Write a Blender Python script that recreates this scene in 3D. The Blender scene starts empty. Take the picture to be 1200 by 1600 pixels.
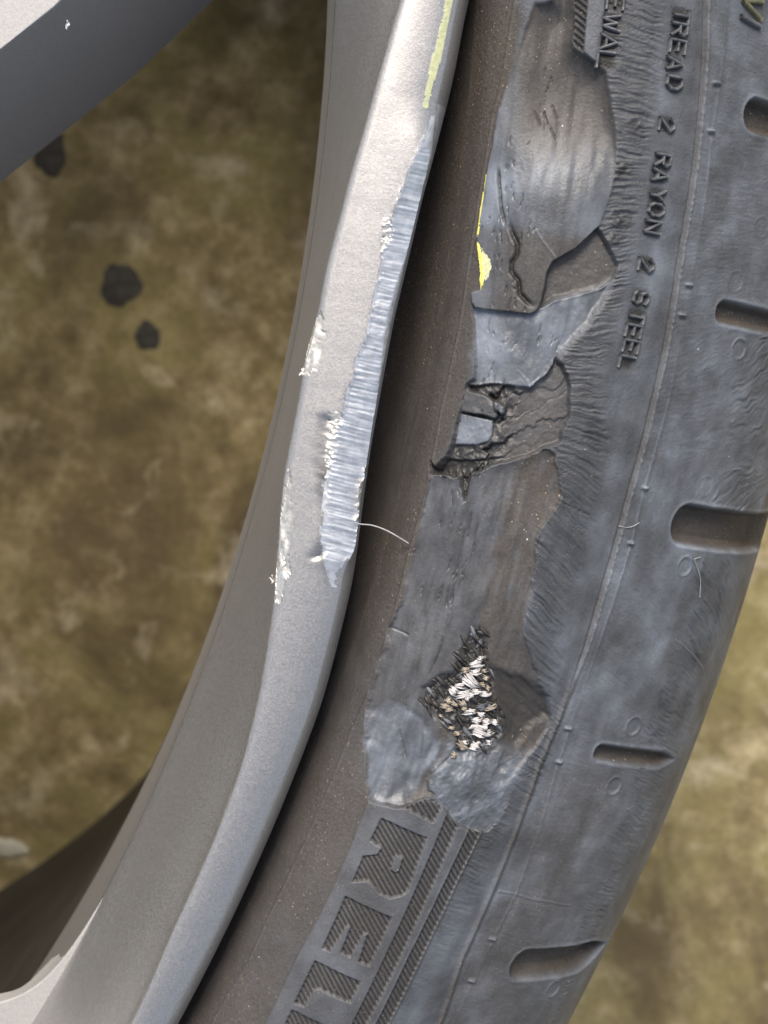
import bpy, math, random
import numpy as np
from mathutils import Vector
random.seed(7); rng = np.random.default_rng(7)
S = bpy.context.scene
COL = S.collection
MM = 0.001
# ------------------------------------------------------------ camera
cd = bpy.data.cameras.new('camera'); cam = bpy.data.objects.new('camera', cd); COL.objects.link(cam)
cam.location = (283.072*MM, 0, 148.973*MM)
cam.rotation_mode = 'XYZ'; cam.rotation_euler = (-0.0987, 0.0830, 0.1987)
cd.sensor_fit = 'VERTICAL'; cd.sensor_height = 24.0; cd.lens = 2200/1600*24.0
cd.clip_start = 0.005; cd.clip_end = 400
cd.dof.use_dof = True; cd.dof.focus_distance = 0.150; cd.dof.aperture_fstop = 27
S.camera = cam
# ------------------------------------------------------------ daylight
SUN_EL, SUN_AZ = math.radians(49), math.radians(104)      # azimuth counter-clockwise from +x
w = bpy.data.worlds.new('World'); S.world = w; w.use_nodes = True
nt = w.node_tree; bgn = nt.nodes['Background']
sky = nt.nodes.new('ShaderNodeTexSky'); sky.sky_type = 'NISHITA'; sky.sun_disc = False
sky.sun_elevation = SUN_EL; sky.sun_rotation = math.pi/2 - SUN_AZ
sky.dust_density = 4.0; sky.air_density = 1.0; sky.ozone_density = 1.0
hsv = nt.nodes.new('ShaderNodeHueSaturation'); hsv.inputs['Saturation'].default_value = .72     # thin high cloud
nt.links.new(sky.outputs[0], hsv.inputs['Color']); nt.links.new(hsv.outputs[0], bgn.inputs[0]); bgn.inputs[1].default_value = 0.13
ld = bpy.data.lights.new('sun', 'SUN'); ld.energy = 2.2; ld.angle = math.radians(24); ld.color = (1, .93, .84)
sun = bpy.data.objects.new('sun', ld); COL.objects.link(sun)
sd_ = Vector((math.cos(SUN_EL)*math.cos(SUN_AZ), math.cos(SUN_EL)*math.sin(SUN_AZ), math.sin(SUN_EL)))
sun.rotation_euler = sd_.to_track_quat('Z', 'Y').to_euler(); sun.location = sd_*2
S.view_settings.view_transform = 'Standard'; S.view_settings.look = 'None'
S.view_settings.exposure = 0.6; S.view_settings.gamma = 1
# ------------------------------------------------------------ measured outlines (mm on the tyre: along the ring, across the profile)
F = {
 'flap': [(40.92,33.62),(37.22,33.62),(36.91,32.86),(36.93,31.86),(34.45,31.04),(31.62,30.43),(29.72,29.9),(26.32,28.96),(23.32,28.72),(19.67,28.5),(15.7,28.43),(13.39,28.45),(11.42,29.03),(7.96,29.91),(7.53,28.84),(6.62,29.09),(5.92,29.66),(6.05,32.2),(6.2,34.54),(6.31,35.61),(6.8,36.29),(7.73,36.5),(9.24,36.6),(10.72,36.57),(11.81,36.91),(13.37,38.97),(14.46,39.88),(16.11,41.19),(18.05,41.59),(20.12,41.98),(22.7,41.98),(25.06,41.53),(27.8,40.72),(30.7,39.8),(31.5,38.55),(32.56,36.49),(32.33,36.94),(32.72,36.3),(33.35,36.09),(34.22,36.23),(35.17,36.45),(35.88,36.46),(36.58,36.1),(37.14,35.98),(40.94,35.61)],
 'wedge': [(6.31,35.61),(6.8,36.29),(7.73,36.5),(9.24,36.6),(10.72,36.57),(11.81,36.91),(13.37,38.97),(14.46,39.88),(15.78,40.92),(15.03,41.7),(13.36,43.17),(12.47,43.95),(11.27,43.76),(10.07,42.65),(9.14,40.54),(8.11,37.9),(6.99,36.56)],
 'shelf': [(6.16,29.14),(6.12,32.18),(6.35,34.51),(6.45,35.58),(7.14,36.53),(8.26,37.87),(9.28,40.52),(10.21,42.62),(11.1,43.62),(9.75,43.39),(8.0,42.58),(5.57,41.28),(6.31,41.62),(4.51,40.53),(3.15,39.67),(2.01,38.96),(0.84,38.77),(-0.19,37.82),(-0.97,37.1),(-1.06,35.21),(-1.19,33.16),(-1.69,31.74),(-1.91,30.25),(-1.24,31.03),(0.91,30.8)],
 'tear': [(-1.91,30.25),(-1.62,31.73),(-1.12,33.15),(-1.0,35.2),(-0.9,37.09),(-0.12,37.8),(0.98,38.74),(2.46,39.16),(0.92,40.71),(-0.64,41.38),(-2.99,41.65),(-4.43,41.54),(-5.56,41.6),(-5.99,40.86),(-6.61,39.94),(-7.56,38.82),(-9.02,35.6),(-9.91,34.32),(-11.27,33.01),(-13.79,33.06),(-11.66,31.53),(-11.99,28.46),(-10.79,28.02),(-11.33,28.64),(-9.88,29.95),(-8.54,30.18),(-6.88,30.25),(-4.96,30.17),(-4.02,30.44)],
 'scuff': [(-11.92,28.44),(-11.52,31.49),(-11.94,32.72),(-11.14,32.97),(-9.77,34.29),(-8.88,35.56),(-7.43,38.78),(-6.54,39.92),(-7.05,41.29),(-7.69,41.39),(-10.69,42.99),(-11.82,42.85),(-15.45,41.55),(-17.58,42.11),(-20.91,42.7),(-25.13,43.02),(-25.9,43.45),(-28.59,45.92),(-31.66,48.41),(-33.75,50.27),(-35.56,49.97),(-40.36,47.73),(-41.93,47.37),(-43.28,48.37),(-45.14,48.16),(-46.49,47.35),(-46.85,45.76),(-46.65,43.66),(-45.3,41.79),(-44.73,40.61),(-44.63,39.48),(-45.55,38.14),(-46.54,37.3),(-46.93,36.52),(-47.38,33.58),(-46.5,32.74),(-43.14,31.19),(-38.6,29.46),(-35.68,28.97),(-30.97,29.13),(-29.31,28.65),(-26.31,29.34),(-23.03,29.02),(-19.97,28.82),(-16.62,28.86),(-13.61,28.61)],
 'nub': [(-40.66,39.02),(-38.78,39.23),(-37.32,41.15),(-37.41,44.39),(-38.53,47.98),(-43.28,48.37),(-45.14,48.16),(-46.49,47.35),(-46.85,45.76),(-46.65,43.66),(-45.33,41.16),(-44.13,39.12),(-43.28,38.48)],
 'bluelow': [(-38.6,29.46),(-36.42,31.59),(-37.35,36.28),(-39.85,38.71),(-42.11,38.34),(-46.59,37.01),(-47.38,33.58),(-45.97,32.53)],
 'cord': [(-26.33,38.1),(-26.85,39.51),(-29.31,40.5),(-31.12,41.77),(-32.76,42.54),(-34.38,44.16),(-35.91,44.94),(-37.71,44.46),(-38.71,42.83),(-39.81,41.61),(-39.68,40.42),(-38.32,40.23),(-37.23,38.7),(-36.29,36.79),(-35.28,35.18),(-34.08,34.61),(-32.33,36.05),(-31.42,37.45),(-28.97,37.41)],
 'cordslope': [(-29.59,40.59),(-29.81,42.77),(-30.14,46.32),(-31.56,48.77),(-33.23,49.9),(-34.7,48.23),(-37.63,47.28),(-37.64,44.78),(-35.62,44.82),(-34.24,44.1),(-32.24,42.18)],
 'panel': [(-47.34,33.3),(-46.71,36.5),(-45.26,40.63),(-45.51,42.18),(-46.54,43.61),(-46.64,45.18),(-46.82,46.57),(-52.77,46.21),(-60.49,46.07),(-66.64,46.08),(-69.83,46.06),(-74.47,46.08),(-80.1,33.13),(-75.15,33.26),(-66.78,33.07),(-59.49,33.45),(-52.11,33.44)],
 'hatchtop': [(-46.57,37.15),(-45.05,39.13),(-45.27,41.0),(-47.09,40.78)],
 'R': [(-48.55,35.35),(-48.88,40.69),(-55.06,41.06),(-55.69,40.61),(-56.35,39.57),(-56.28,38.34),(-55.54,37.18),(-55.4,36.64),(-56.21,35.19),(-53.16,35.1),(-52.41,36.45),(-51.54,36.61),(-51.31,35.17)],
 'Rh': [(-51.66,38.27),(-51.77,39.15),(-53.26,39.31),(-53.62,38.87),(-53.38,38.34)],
 'E': [(-58.01,35.08),(-58.3,40.64),(-64.16,40.73),(-64.08,39.41),(-60.92,38.97),(-60.98,38.51),(-64.03,38.34),(-63.91,37.18),(-60.89,36.97),(-60.85,36.52),(-64.32,36.03),(-64.35,35.19)],
 'L': [(-65.96,35.0),(-66.13,40.56),(-68.71,40.59),(-68.61,36.71),(-69.0,36.28),(-71.09,36.19),(-71.29,35.08)],
 'L2': [(-72.07,35.17),(-72.14,40.69),(-74.75,40.77),(-74.7,36.87),(-75.1,36.45),(-77.22,36.4),(-77.43,35.29)],
 'band1': [(-45.6,41.86),(-46.81,43.47),(-60.62,43.53),(-68.68,43.48),(-75.43,43.43),(-75.93,41.9),(-69.05,41.88),(-61.36,41.87)],
 'band2': [(-46.69,44.94),(-46.85,46.45),(-52.8,46.09),(-60.52,45.95),(-66.67,45.96),(-69.85,45.94),(-74.8,45.73),(-75.16,44.33),(-69.54,44.44),(-61.37,44.41),(-54.07,44.61)],
 'hdir': [(-51.54,39.84),(-52.6,41.21)],
 'panel2': [(40.99,37.08),(37.5,37.23),(32.36,37.24),(31.65,38.23),(31.15,38.98),(37.62,39.05),(41.1,39.02)],
 'hatch2': [(39.72,35.69),(37.14,35.98),(33.29,36.17),(32.2,37.03),(32.5,37.23),(37.35,37.17),(39.78,37.17)],
 'sl1': [(29.41,59.12),(27.81,87.0)],
 'sl2': [(10.15,58.93),(10.23,87.0)],
 'sl3': [(-11.32,60.56),(-10.91,87.0)],
 'sl4': [(-36.2,58.62),(-36.23,72.57)],
 'sl5': [(-60.76,60.61),(-57.84,87.0)],
 'dim': [(6.97,62.37),(13.34,59.91),(-15.52,62.17),(-32.9,62.24),(-39.55,62.72),(-7.14,61.97),(-63.37,67.75),(19.06,62.46)],
 'ridge': [(43.77,50.76),(38.98,50.64),(33.04,51.16),(23.33,51.49),(14.61,51.34),(5.79,51.66),(-2.62,51.5),(-9.89,51.24),(-17.25,51.26),(-25.44,51.39),(-31.05,51.1),(-38.93,50.64),(-46.14,51.0),(-53.55,51.21),(-61.17,51.28),(-68.05,52.52),(-76.05,52.77)],
 'rib': [(42.38,30.07),(33.59,29.3),(29.12,28.86),(25.9,28.22),(17.34,27.72),(11.31,27.69),(4.56,28.02),(-5.1,27.92),(-13.4,28.51),(-20.57,28.43),(-27.71,28.83),(-35.41,29.02),(-41.31,28.51),(-49.11,28.38),(-58.03,28.07),(-66.33,27.89),(-70.38,28.08),(-79.47,27.4)],
 'line2': [(43.02,53.46),(33.43,53.58),(26.97,53.21),(21.16,53.45),(12.39,53.32),(9.21,53.25),(0.92,53.56),(-8.63,53.07),(-14.27,53.31),(-19.7,53.14),(-25.91,52.97),(-34.31,53.06),(-38.58,53.24),(-45.0,54.14),(-53.1,54.72),(-59.23,54.4),(-64.28,54.33),(-71.76,54.82)],
 'tabs': [(31.51,52.98),(26.95,53.04),(12.04,53.14),(9.05,53.02),(-8.42,53.18),(-14.14,53.26),(-34.2,52.82),(-37.86,53.26),(-58.25,54.3),(-63.29,54.12)],
 'seam': [(-52.89,52.24),(-52.88,54.12),(-53.2,57.21),(-53.39,63.78)],
 'smooth_l': [(38.22,45.7),(29.2,45.88),(19.94,45.51),(10.52,45.23),(2.15,44.66),(-5.18,47.48),(-10.95,48.5),(-18.44,47.71),(-25.21,48.16)],
 'grain2': [(20.15,67.92),(3.5,63.03),(-5.66,63.3),(-16.28,64.72),(-23.17,64.79),(-32.38,64.15),(-41.63,66.86),(-46.98,63.9),(-55.95,66.45),(-68.02,71.21)],
 'cracks': [[(20.46,29.8),(18.82,30.13),(16.44,30.73),(14.84,31.41)],[(15.33,31.82),(14.17,32.25),(13.06,33.07),(12.02,33.17),(11.07,32.78),(10.18,32.94),(9.4,33.79),(8.1,34.18),(7.37,35.25),(7.16,35.75)],[(14.34,31.0),(12.86,31.34)],[(8.72,33.29),(8.36,33.9)],[(26.65,32.61),(24.96,33.74)],[(26.42,33.71),(25.16,34.47)],[(27.34,34.52),(25.82,35.45)],[(25.17,34.62),(23.8,35.55)],[(-18.88,33.91),(-22.25,34.31),(-25.86,34.97)],[(-19.44,34.96),(-22.27,35.2)],[(-23.26,33.87),(-25.18,34.31)],[(-28.22,34.97),(-29.64,35.14),(-32.74,34.82)],[(-39.27,33.61),(-41.9,35.51)],[(-38.57,36.26),(-41.6,37.17)],[(-29.11,28.76),(-29.28,31.14)],[(-43.01,38.38),(-41.12,39.5),(-39.83,40.24)],[(-10.72,31.11),(-11.4,31.94)],[(0.96,32.69),(-0.07,32.61)],[(-0.91,32.03),(-1.52,31.86)],[(-0.41,33.07),(-1.27,33.11)],[(-0.62,34.23),(-2.04,34.32)],[(-4.14,32.62),(-4.85,32.71)],[(-2.68,33.35),(-4.66,34.25)],[(-12.74,31.98),(-13.57,32.21)],[(-9.77,34.29),(-10.62,34.43)],[(-12.94,31.23),(-14.64,31.63)],[(-14.47,34.01),(-17.79,34.49)],[(-16.53,33.84),(-23.0,34.54)],[(-15.62,35.05),(-19.24,35.48)],[(-15.24,41.86),(-17.02,42.09)],[(-11.43,42.74),(-12.28,47.25)]],
 'scratch': [[(14.62,34.75),(13.56,35.69),(12.22,37.15)],[(0.49,35.46),(-0.28,36.66),(-0.9,37.09)]],
 'st1': [(-1.98,30.27),(-2.5,30.64),(-2.63,32.88),(-2.92,33.55),(-4.46,34.5),(-4.83,34.14),(-4.7,32.75),(-4.89,30.15),(-4.03,30.36)],
 'st2': [(-4.96,30.17),(-4.98,32.82),(-4.86,34.0),(-6.56,34.25),(-7.21,33.96),(-7.82,32.9),(-8.36,30.3),(-6.88,30.25)],
 'st3': [(-8.54,30.18),(-8.03,32.95),(-8.42,34.4),(-9.08,34.12),(-9.6,32.57),(-9.86,30.03)],
 'st4': [(-9.95,29.97),(-9.6,32.57),(-9.28,33.87),(-10.86,32.9),(-11.48,31.64),(-11.87,28.62)],
 'blk': [(-2.89,33.69),(-3.34,34.98),(-4.03,35.14),(-4.26,34.75),(-3.74,33.81)],
 'letters': [('T',37.0,47.56),('R',35.66,47.48),('E',34.09,47.43),('A',32.43,47.24),('D',30.65,47.49),('2',26.64,47.13),('R',23.22,47.22),('A',21.78,47.07),('Y',19.83,47.19),('O',18.48,47.29),('N',16.78,47.15),('2',13.09,47.12),('S',9.82,47.22),('T',7.97,47.09),('E',6.56,47.03),('E',5.04,47.09),('L',3.43,47.02)],
 'letters2': [('E',37.44,40.04),('W',35.36,39.82),('A',33.53,39.67),('L',31.81,39.58)],
 'letters3': [('V',39.39,56.97),('I',37.93,56.88)],
 'worn': [(25.97,43.35),(21.63,42.71),(16.92,42.78),(14.92,42.79)],
 'yellow_t': [(19.67,28.5),(17.23,28.34),(14.16,28.43),(13.24,28.51)],
 'yellow_t2': [(12.78,28.61),(11.44,29.25),(9.64,29.79),(7.96,29.88)],
 'yellow_p': [(12.06,29.32),(11.08,30.3),(10.35,30.67),(9.26,30.48),(8.76,30.14)],
 'tufts': [(-29.32,39.63,0.59,0.37,0.7,1.0),(-29.98,39.46,1.39,0.73,0.5,1.0),(-30.86,38.51,0.73,0.44,0.5,0.0),(-30.81,39.75,1.02,0.66,0.45,1.0),(-30.35,40.62,0.59,0.32,0.3,0.0),(-31.06,41.1,0.66,0.32,0.0,0.0),(-31.5,38.18,0.66,0.38,0.2,2.0),(-31.88,39.49,1.76,1.02,-0.4,1.0),(-32.64,38.49,0.88,0.47,0.2,1.0),(-33.41,37.98,0.81,0.66,-0.3,1.0),(-31.78,40.96,0.73,0.38,0.4,0.0),(-32.02,41.69,0.59,0.38,0.0,0.0),(-33.42,39.23,1.32,0.59,0.5,1.0),(-33.46,39.88,0.59,0.88,-0.8,1.0),(-32.73,40.58,1.02,0.44,0.3,1.0),(-32.67,41.68,1.17,0.44,0.4,1.0),(-34.52,37.9,0.66,0.32,-0.2,0.0),(-35.17,37.73,0.95,0.41,0.1,0.0),(-34.65,38.57,0.88,0.23,-0.1,0.0),(-34.33,39.56,0.88,0.5,-0.5,0.0),(-34.84,39.9,0.59,0.38,-0.4,0.0),(-34.94,40.66,1.1,0.5,0.3,1.0),(-34.11,41.73,1.02,0.59,0.3,2.0),(-33.92,42.81,1.39,0.44,0.6,0.0),(-34.89,42.02,0.95,0.44,-0.1,1.0),(-35.66,41.73,0.88,0.59,0.2,1.0),(-35.51,42.91,0.88,0.56,0.4,1.0),(-35.37,43.87,0.81,0.56,0.1,1.0),(-36.69,42.54,1.46,1.02,-0.1,1.0),(-36.59,43.59,0.88,0.53,0.5,1.0),(-36.08,42.8,0.59,0.44,-0.9,1.0),(-37.16,39.16,0.73,0.32,0.2,0.0),(-37.51,40.08,0.81,0.32,0.3,0.0),(-38.61,41.14,1.24,0.7,-0.1,0.0),(-38.17,41.3,0.59,0.35,0.3,1.0),(-38.38,42.61,0.95,0.59,-0.2,1.0),(-37.95,42.78,0.29,0.5,-1.2,1.0),(-37.58,43.98,0.53,0.38,0.4,1.0),(-39.75,40.44,0.5,0.35,0.0,0.0),(-36.27,37.57,0.44,0.23,0.2,0.0),(-36.39,41.6,0.44,0.88,-1.3,1.0),(-35.36,38.19,0.88,0.32,0.5,0.0),(-29.12,39.8,0.29,0.59,-1.2,1.0)],
 'lip_out': [(42.94,275.24),(36.58,274.01),(29.47,273.31),(23.53,272.43),(16.8,271.49),(10.01,270.98),(3.1,270.55),(-3.81,270.69),(-10.78,270.99),(-17.73,271.74),(-26.06,272.98),(-33.26,273.54),(-40.63,273.97),(-49.1,273.95),(-62.01,275.25),(-65.84,275.39),(-70.23,275.21),(-78.08,274.78),(-86.2,274.31)],
 'lip_in': [(44.11,269.38),(36.27,267.53),(28.21,265.87),(17.18,264.11),(6.56,262.96),(2.35,263.13),(-3.48,262.64),(-5.62,262.79),(-16.87,263.22),(-24.26,264.7),(-29.94,265.81),(-40.12,267.4),(-49.16,268.35),(-58.72,268.64),(-69.58,268.62),(-82.16,269.37)],
 'facet_in': [(26.89,272.57),(24.86,271.86),(21.12,270.91),(17.31,269.87),(13.15,269.12),(9.69,268.84),(4.15,268.69),(1.33,268.62),(-1.58,268.2),(-3.41,268.18),(-5.53,267.82),(-8.2,267.8),(-10.3,267.67),(-12.38,267.66),(-14.42,267.84),(-15.72,267.65),(-18.89,268.35),(-21.49,268.84),(-23.78,269.67),(-25.94,270.9),(-26.82,271.77)],
 'dish_in': [(43.96,258.51),(31.09,258.57),(13.3,258.77),(1.37,258.75),(-8.37,258.72),(-19.8,259.4),(-28.97,259.86),(-35.09,259.64),(-43.13,259.35),(-52.22,259.2),(-63.35,259.24)],
 'yellow_r': [(37.91,272.93),(34.68,272.51),(32.39,272.05),(30.08,271.6),(27.76,271.29),(25.77,271.1)],
 'burrs': [(-8.36,267.09),(-12.22,267.37),(-13.45,267.46),(-4.33,262.76),(-23.68,264.38),(-28.05,264.97),(-27.71,264.67),(-25.62,265.73),(-15.35,263.58),(13.03,268.63),(11.16,268.85),(33.54,230.43)],
 'bare_in': [(2.69,263.32),(0.72,262.69),(-2.2,262.54),(-4.69,262.54),(-4.27,263.45),(-2.44,264.27),(-0.43,264.08),(1.95,263.74)],
 'bare_in2': [(-15.32,263.67),(-18.27,263.79),(-20.78,264.02),(-25.5,264.77),(-29.87,266.02),(-29.64,266.68),(-26.95,266.31),(-26.17,266.7),(-24.06,265.91),(-20.46,265.06),(-16.66,264.2)],
 'chip1': [(-8.02,266.38),(-7.45,267.05),(-7.99,267.76),(-9.0,267.87),(-10.08,267.67),(-11.5,267.76),(-12.95,267.78),(-13.74,267.53),(-12.53,267.0),(-11.32,266.86),(-10.24,267.01),(-9.1,266.61)],
 'chip2': [(13.38,268.18),(13.9,268.97),(12.33,269.34),(10.51,269.02),(9.88,268.51),(12.0,268.52)],
 'dent': [(-8.83,265.2),(-12.08,265.53),(-14.92,265.9),(-17.9,266.53),(-19.81,267.23),(-21.52,267.88),(-23.57,268.13)],
 'fiber': [(271.25,-18.6,1.5),(272.9,-18.53,1.5),(274.7,-18.85,1.5),(276.63,-19.14,1.5)],
 'spoke': [(227.1,29.5,-4.0),(222.7,23.6,-4.0),(177.5,-37.6,-4.0),(238.5,40.9,-40.0),(211.5,11.7,-40.0)],
 'win_low': [(253.8,-52.6,-14.0),(251.6,-64.5,-14.0),(247.5,-75.4,-14.0),(244.7,-82.3,-14.0),(241.7,-86.4,-14.0),(238.4,-88.5,-14.0)],
 'win_low2': [(248.9,-62.0,-40.0),(245.7,-72.2,-40.0),(241.8,-81.6,-40.0),(237.4,-88.9,-40.0),(230.4,-97.4,-40.0)],
 'floorpts': [(171.0,2.9,-250.0),(181.4,-9.8,-250.0),(144.4,35.3,-250.0),(167.0,-168.5,-250.0),(162.5,-106.2,-250.0),(186.8,14.2,-250.0),(378.0,-125.9,-250.0),(306.9,-190.4,-250.0),(123.4,74.5,-250.0)],
 'fib1': [(-14.26,64.17),(-14.54,63.29),(-14.62,63.12),(-15.33,64.06),(-16.47,65.2),(-17.43,65.68),(-18.41,65.97)],
 'fib2': [(-12.71,51.08),(-12.7,52.08),(-12.3,53.03),(-11.96,53.55)],
 'fib3': [(-23.1,63.97),(-23.35,65.12),(-24.04,67.04),(-25.11,69.78),(-26.08,72.03)],
}
# ------------------------------------------------------------ maths helpers
def _hash(i, j, s):
    n = (i*374761393 + j*668265263 + s*1274126177) & 0xffffffff
    n = ((n ^ (n >> 13))*1103515245) & 0xffffffff
    n = ((n ^ (n >> 16))*2246822519) & 0xffffffff
    return (n & 0xffffff)/float(0xffffff)
def vnoise(x, y, s=0):                      # smooth value noise -1..1
    xi = np.floor(x).astype(np.int64); yi = np.floor(y).astype(np.int64)
    fx = x-xi; fy = y-yi
    fx = fx*fx*(3-2*fx); fy = fy*fy*(3-2*fy)
    a = _hash(xi, yi, s); b = _hash(xi+1, yi, s); c = _hash(xi, yi+1, s); d = _hash(xi+1, yi+1, s)
    return ((a*(1-fx)+b*fx)*(1-fy)+(c*(1-fx)+d*fx)*fy)*2-1
def fbm(x, y, o=4, s=0):
    t = 0; a = .5
    for k in range(o):
        t = t + a*vnoise(x, y, s+k); x = x*2.03+17.1; y = y*2.03+9.7; a *= .5
    return t
def sstep(x, a, b):
    t = np.clip((x-a)/(b-a), 0, 1); return t*t*(3-2*t)
def seg_dist(px, py, a, b):
    dx, dy = b[0]-a[0], b[1]-a[1]
    t = np.clip(((px-a[0])*dx+(py-a[1])*dy)/(dx*dx+dy*dy+1e-12), 0, 1)
    return np.hypot(px-a[0]-t*dx, py-a[1]-t*dy), t
def sdf(poly, X, Y, pad=2.0):               # signed distance, positive inside; -pad far away
    P = np.array(poly, float); out = np.full(X.shape, -pad)
    m = (X > P[:,0].min()-pad) & (X < P[:,0].max()+pad) & (Y > P[:,1].min()-pad) & (Y < P[:,1].max()+pad)
    x = X[m]; y = Y[m]
    if not len(x): return out
    d = np.full(x.shape, 1e9); ins = np.zeros(x.shape, bool)
    for i in range(len(P)):
        a = P[i-1]; b = P[i]
        dd, _ = seg_dist(x, y, a, b); d = np.minimum(d, dd)
        c = ((a[1] > y) != (b[1] > y)) & (x < (b[0]-a[0])*(y-a[1])/(b[1]-a[1]+1e-12)+a[0])
        ins ^= c
    out[m] = np.where(ins, d, -np.minimum(d, pad)); return out
def pdist(line, X, Y, pad=2.0):             # distance to a polyline and position along it
    P = np.array(line, float); D = np.full(X.shape, pad); A = np.zeros(X.shape)
    m = (X > P[:,0].min()-pad) & (X < P[:,0].max()+pad) & (Y > P[:,1].min()-pad) & (Y < P[:,1].max()+pad)
    x = X[m]; y = Y[m]
    if not len(x): return D, A
    d = np.full(x.shape, 1e9); al = np.zeros(x.shape); n = len(P)-1
    for i in range(n):
        dd, t = seg_dist(x, y, P[i], P[i+1]); k = dd < d
        d = np.where(k, dd, d); al = np.where(k, (i+t)/n, al)
    D[m] = np.minimum(d, pad); A[m] = al; return D, A
def tab(line, U):                           # piecewise value v(u)
    P = sorted(line); return np.interp(U, [p[0] for p in P], [p[1] for p in P])
def chaikin(P, n=3):
    P = np.array(P, float)
    for _ in range(n):
        Q = np.empty((2*len(P), P.shape[1])); Q[0] = P[0]; Q[-1] = P[-1]
        Q[1:-1:2] = .75*P[:-1]+.25*P[1:]; Q[2:-1:2] = .25*P[:-1]+.75*P[1:]; P = Q
    return P
# ------------------------------------------------------------ object helpers
def mesh_obj(name, verts, faces, mat, parent=None, smooth=True, normals=None, attr=None):
    me = bpy.data.meshes.new(name)
    V = np.asarray(verts, np.float32)*MM
    if isinstance(faces, np.ndarray):
        n, k = faces.shape
        me.vertices.add(len(V)); me.vertices.foreach_set('co', V.ravel())
        me.loops.add(n*k); me.loops.foreach_set('vertex_index', faces.astype(np.int32).ravel())
        me.polygons.add(n); me.polygons.foreach_set('loop_start', np.arange(0, n*k, k, dtype=np.int32))
        me.update(calc_edges=True)
    else:
        me.from_pydata([tuple(map(float, v)) for v in V], [], [tuple(map(int, f)) for f in faces]); me.update()
    if smooth: me.polygons.foreach_set('use_smooth', np.ones(len(me.polygons), bool))
    if attr is not None:
        a = me.attributes.new('wear', 'FLOAT_COLOR', 'POINT'); a.data.foreach_set('color', np.asarray(attr, np.float32).ravel())
    if normals is not None:
        me.normals_split_custom_set_from_vertices(np.asarray(normals, np.float32))
    me.materials.append(mat); me.validate()
    o = bpy.data.objects.new(name, me); COL.objects.link(o)
    if parent: o.parent = parent
    return o
def tag(o, label=None, cat=None, group=None, kind=None):
    for k, v in (('label', label), ('category', cat), ('group', group), ('kind', kind)):
        if v: o[k] = v
    return o
def empty(name, loc=(0, 0, 0)):
    o = bpy.data.objects.new(name, None); o.empty_display_size = .02; o.location = loc; COL.objects.link(o); return o
class MB:                                   # collects vertices and faces
    def __init__(s): s.v = []; s.f = []
    def add(s, V, Fc):
        b = len(s.v); s.v += [tuple(p) for p in V]; s.f += [tuple(b+i for i in q) for q in Fc]
    def build(s, name, mat, parent=None, smooth=True): return mesh_obj(name, s.v, s.f, mat, parent, smooth)
def tube(mb, pts, rad, n=6):
    pts = [Vector(p) for p in pts]; V = []; Fc = []
    for i, p in enumerate(pts):
        t = (pts[min(i+1, len(pts)-1)]-pts[max(i-1, 0)]).normalized()
        a = t.orthogonal().normalized(); b = t.cross(a); r = rad[i] if isinstance(rad, (list, tuple)) else rad
        V += [p+r*(math.cos(k*2*math.pi/n)*a+math.sin(k*2*math.pi/n)*b) for k in range(n)]
    for i in range(len(pts)-1):
        Fc += [(i*n+k, i*n+(k+1) % n, (i+1)*n+(k+1) % n, (i+1)*n+k) for k in range(n)]
    Fc += [tuple(range(n))[::-1], tuple((len(pts)-1)*n+k for k in range(n))]
    mb.add(V, Fc)
# ------------------------------------------------------------ materials
def mat(name):
    m = bpy.data.materials.new(name); m.use_nodes = True; n = m.node_tree
    return m, n, n.nodes['Principled BSDF'], n.links.new
def N(n, t, **kw):
    k = n.nodes.new(t)
    for a, b in kw.items():
        if a in k.inputs: k.inputs[a].default_value = b
        else: setattr(k, a, b)
    return k
def mixc(n, fac, a, b):
    k = n.nodes.new('ShaderNodeMix'); k.data_type = 'RGBA'
    for sock, val in ((0, fac), (6, a), (7, b)):
        if isinstance(val, bpy.types.NodeSocket): n.links.new(val, k.inputs[sock])
        elif isinstance(val, (int, float)): k.inputs[sock].default_value = val
        else: k.inputs[sock].default_value = (*val, 1)
    return k.outputs[2]
def math_(n, op, a, b=0.0, clamp=False):
    k = n.nodes.new('ShaderNodeMath'); k.operation = op; k.use_clamp = clamp
    for i, val in enumerate((a, b)):
        if isinstance(val, bpy.types.NodeSocket): n.links.new(val, k.inputs[i])
        else: k.inputs[i].default_value = val
    return k.outputs[0]
def ramp(n, fac, stops):
    k = n.nodes.new('ShaderNodeValToRGB'); e = k.color_ramp.elements
    while len(e) < len(stops): e.new(.5)
    for q, (p, c) in zip(e, stops): q.position = p; q.color = (*c, 1) if len(c) == 3 else c
    n.links.new(fac, k.inputs[0]); return k.outputs[0]
def coord(n): return n.nodes.new('ShaderNodeTexCoord').outputs['Object']
def noise(n, co, scale, detail=4, rough=.55, dist=0):
    k = N(n, 'ShaderNodeTexNoise', Scale=scale, Detail=detail, Roughness=rough, Distortion=dist); n.links.new(co, k.inputs['Vector']); return k.outputs[0]
def bump(n, h, strength, dist, link_to, prev=None):
    k = N(n, 'ShaderNodeBump', Strength=strength, Distance=dist); n.links.new(h, k.inputs['Height'])
    if prev: n.links.new(prev, k.inputs['Normal'])
    if link_to: n.links.new(k.outputs[0], link_to)
    return k.outputs[0]

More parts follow.
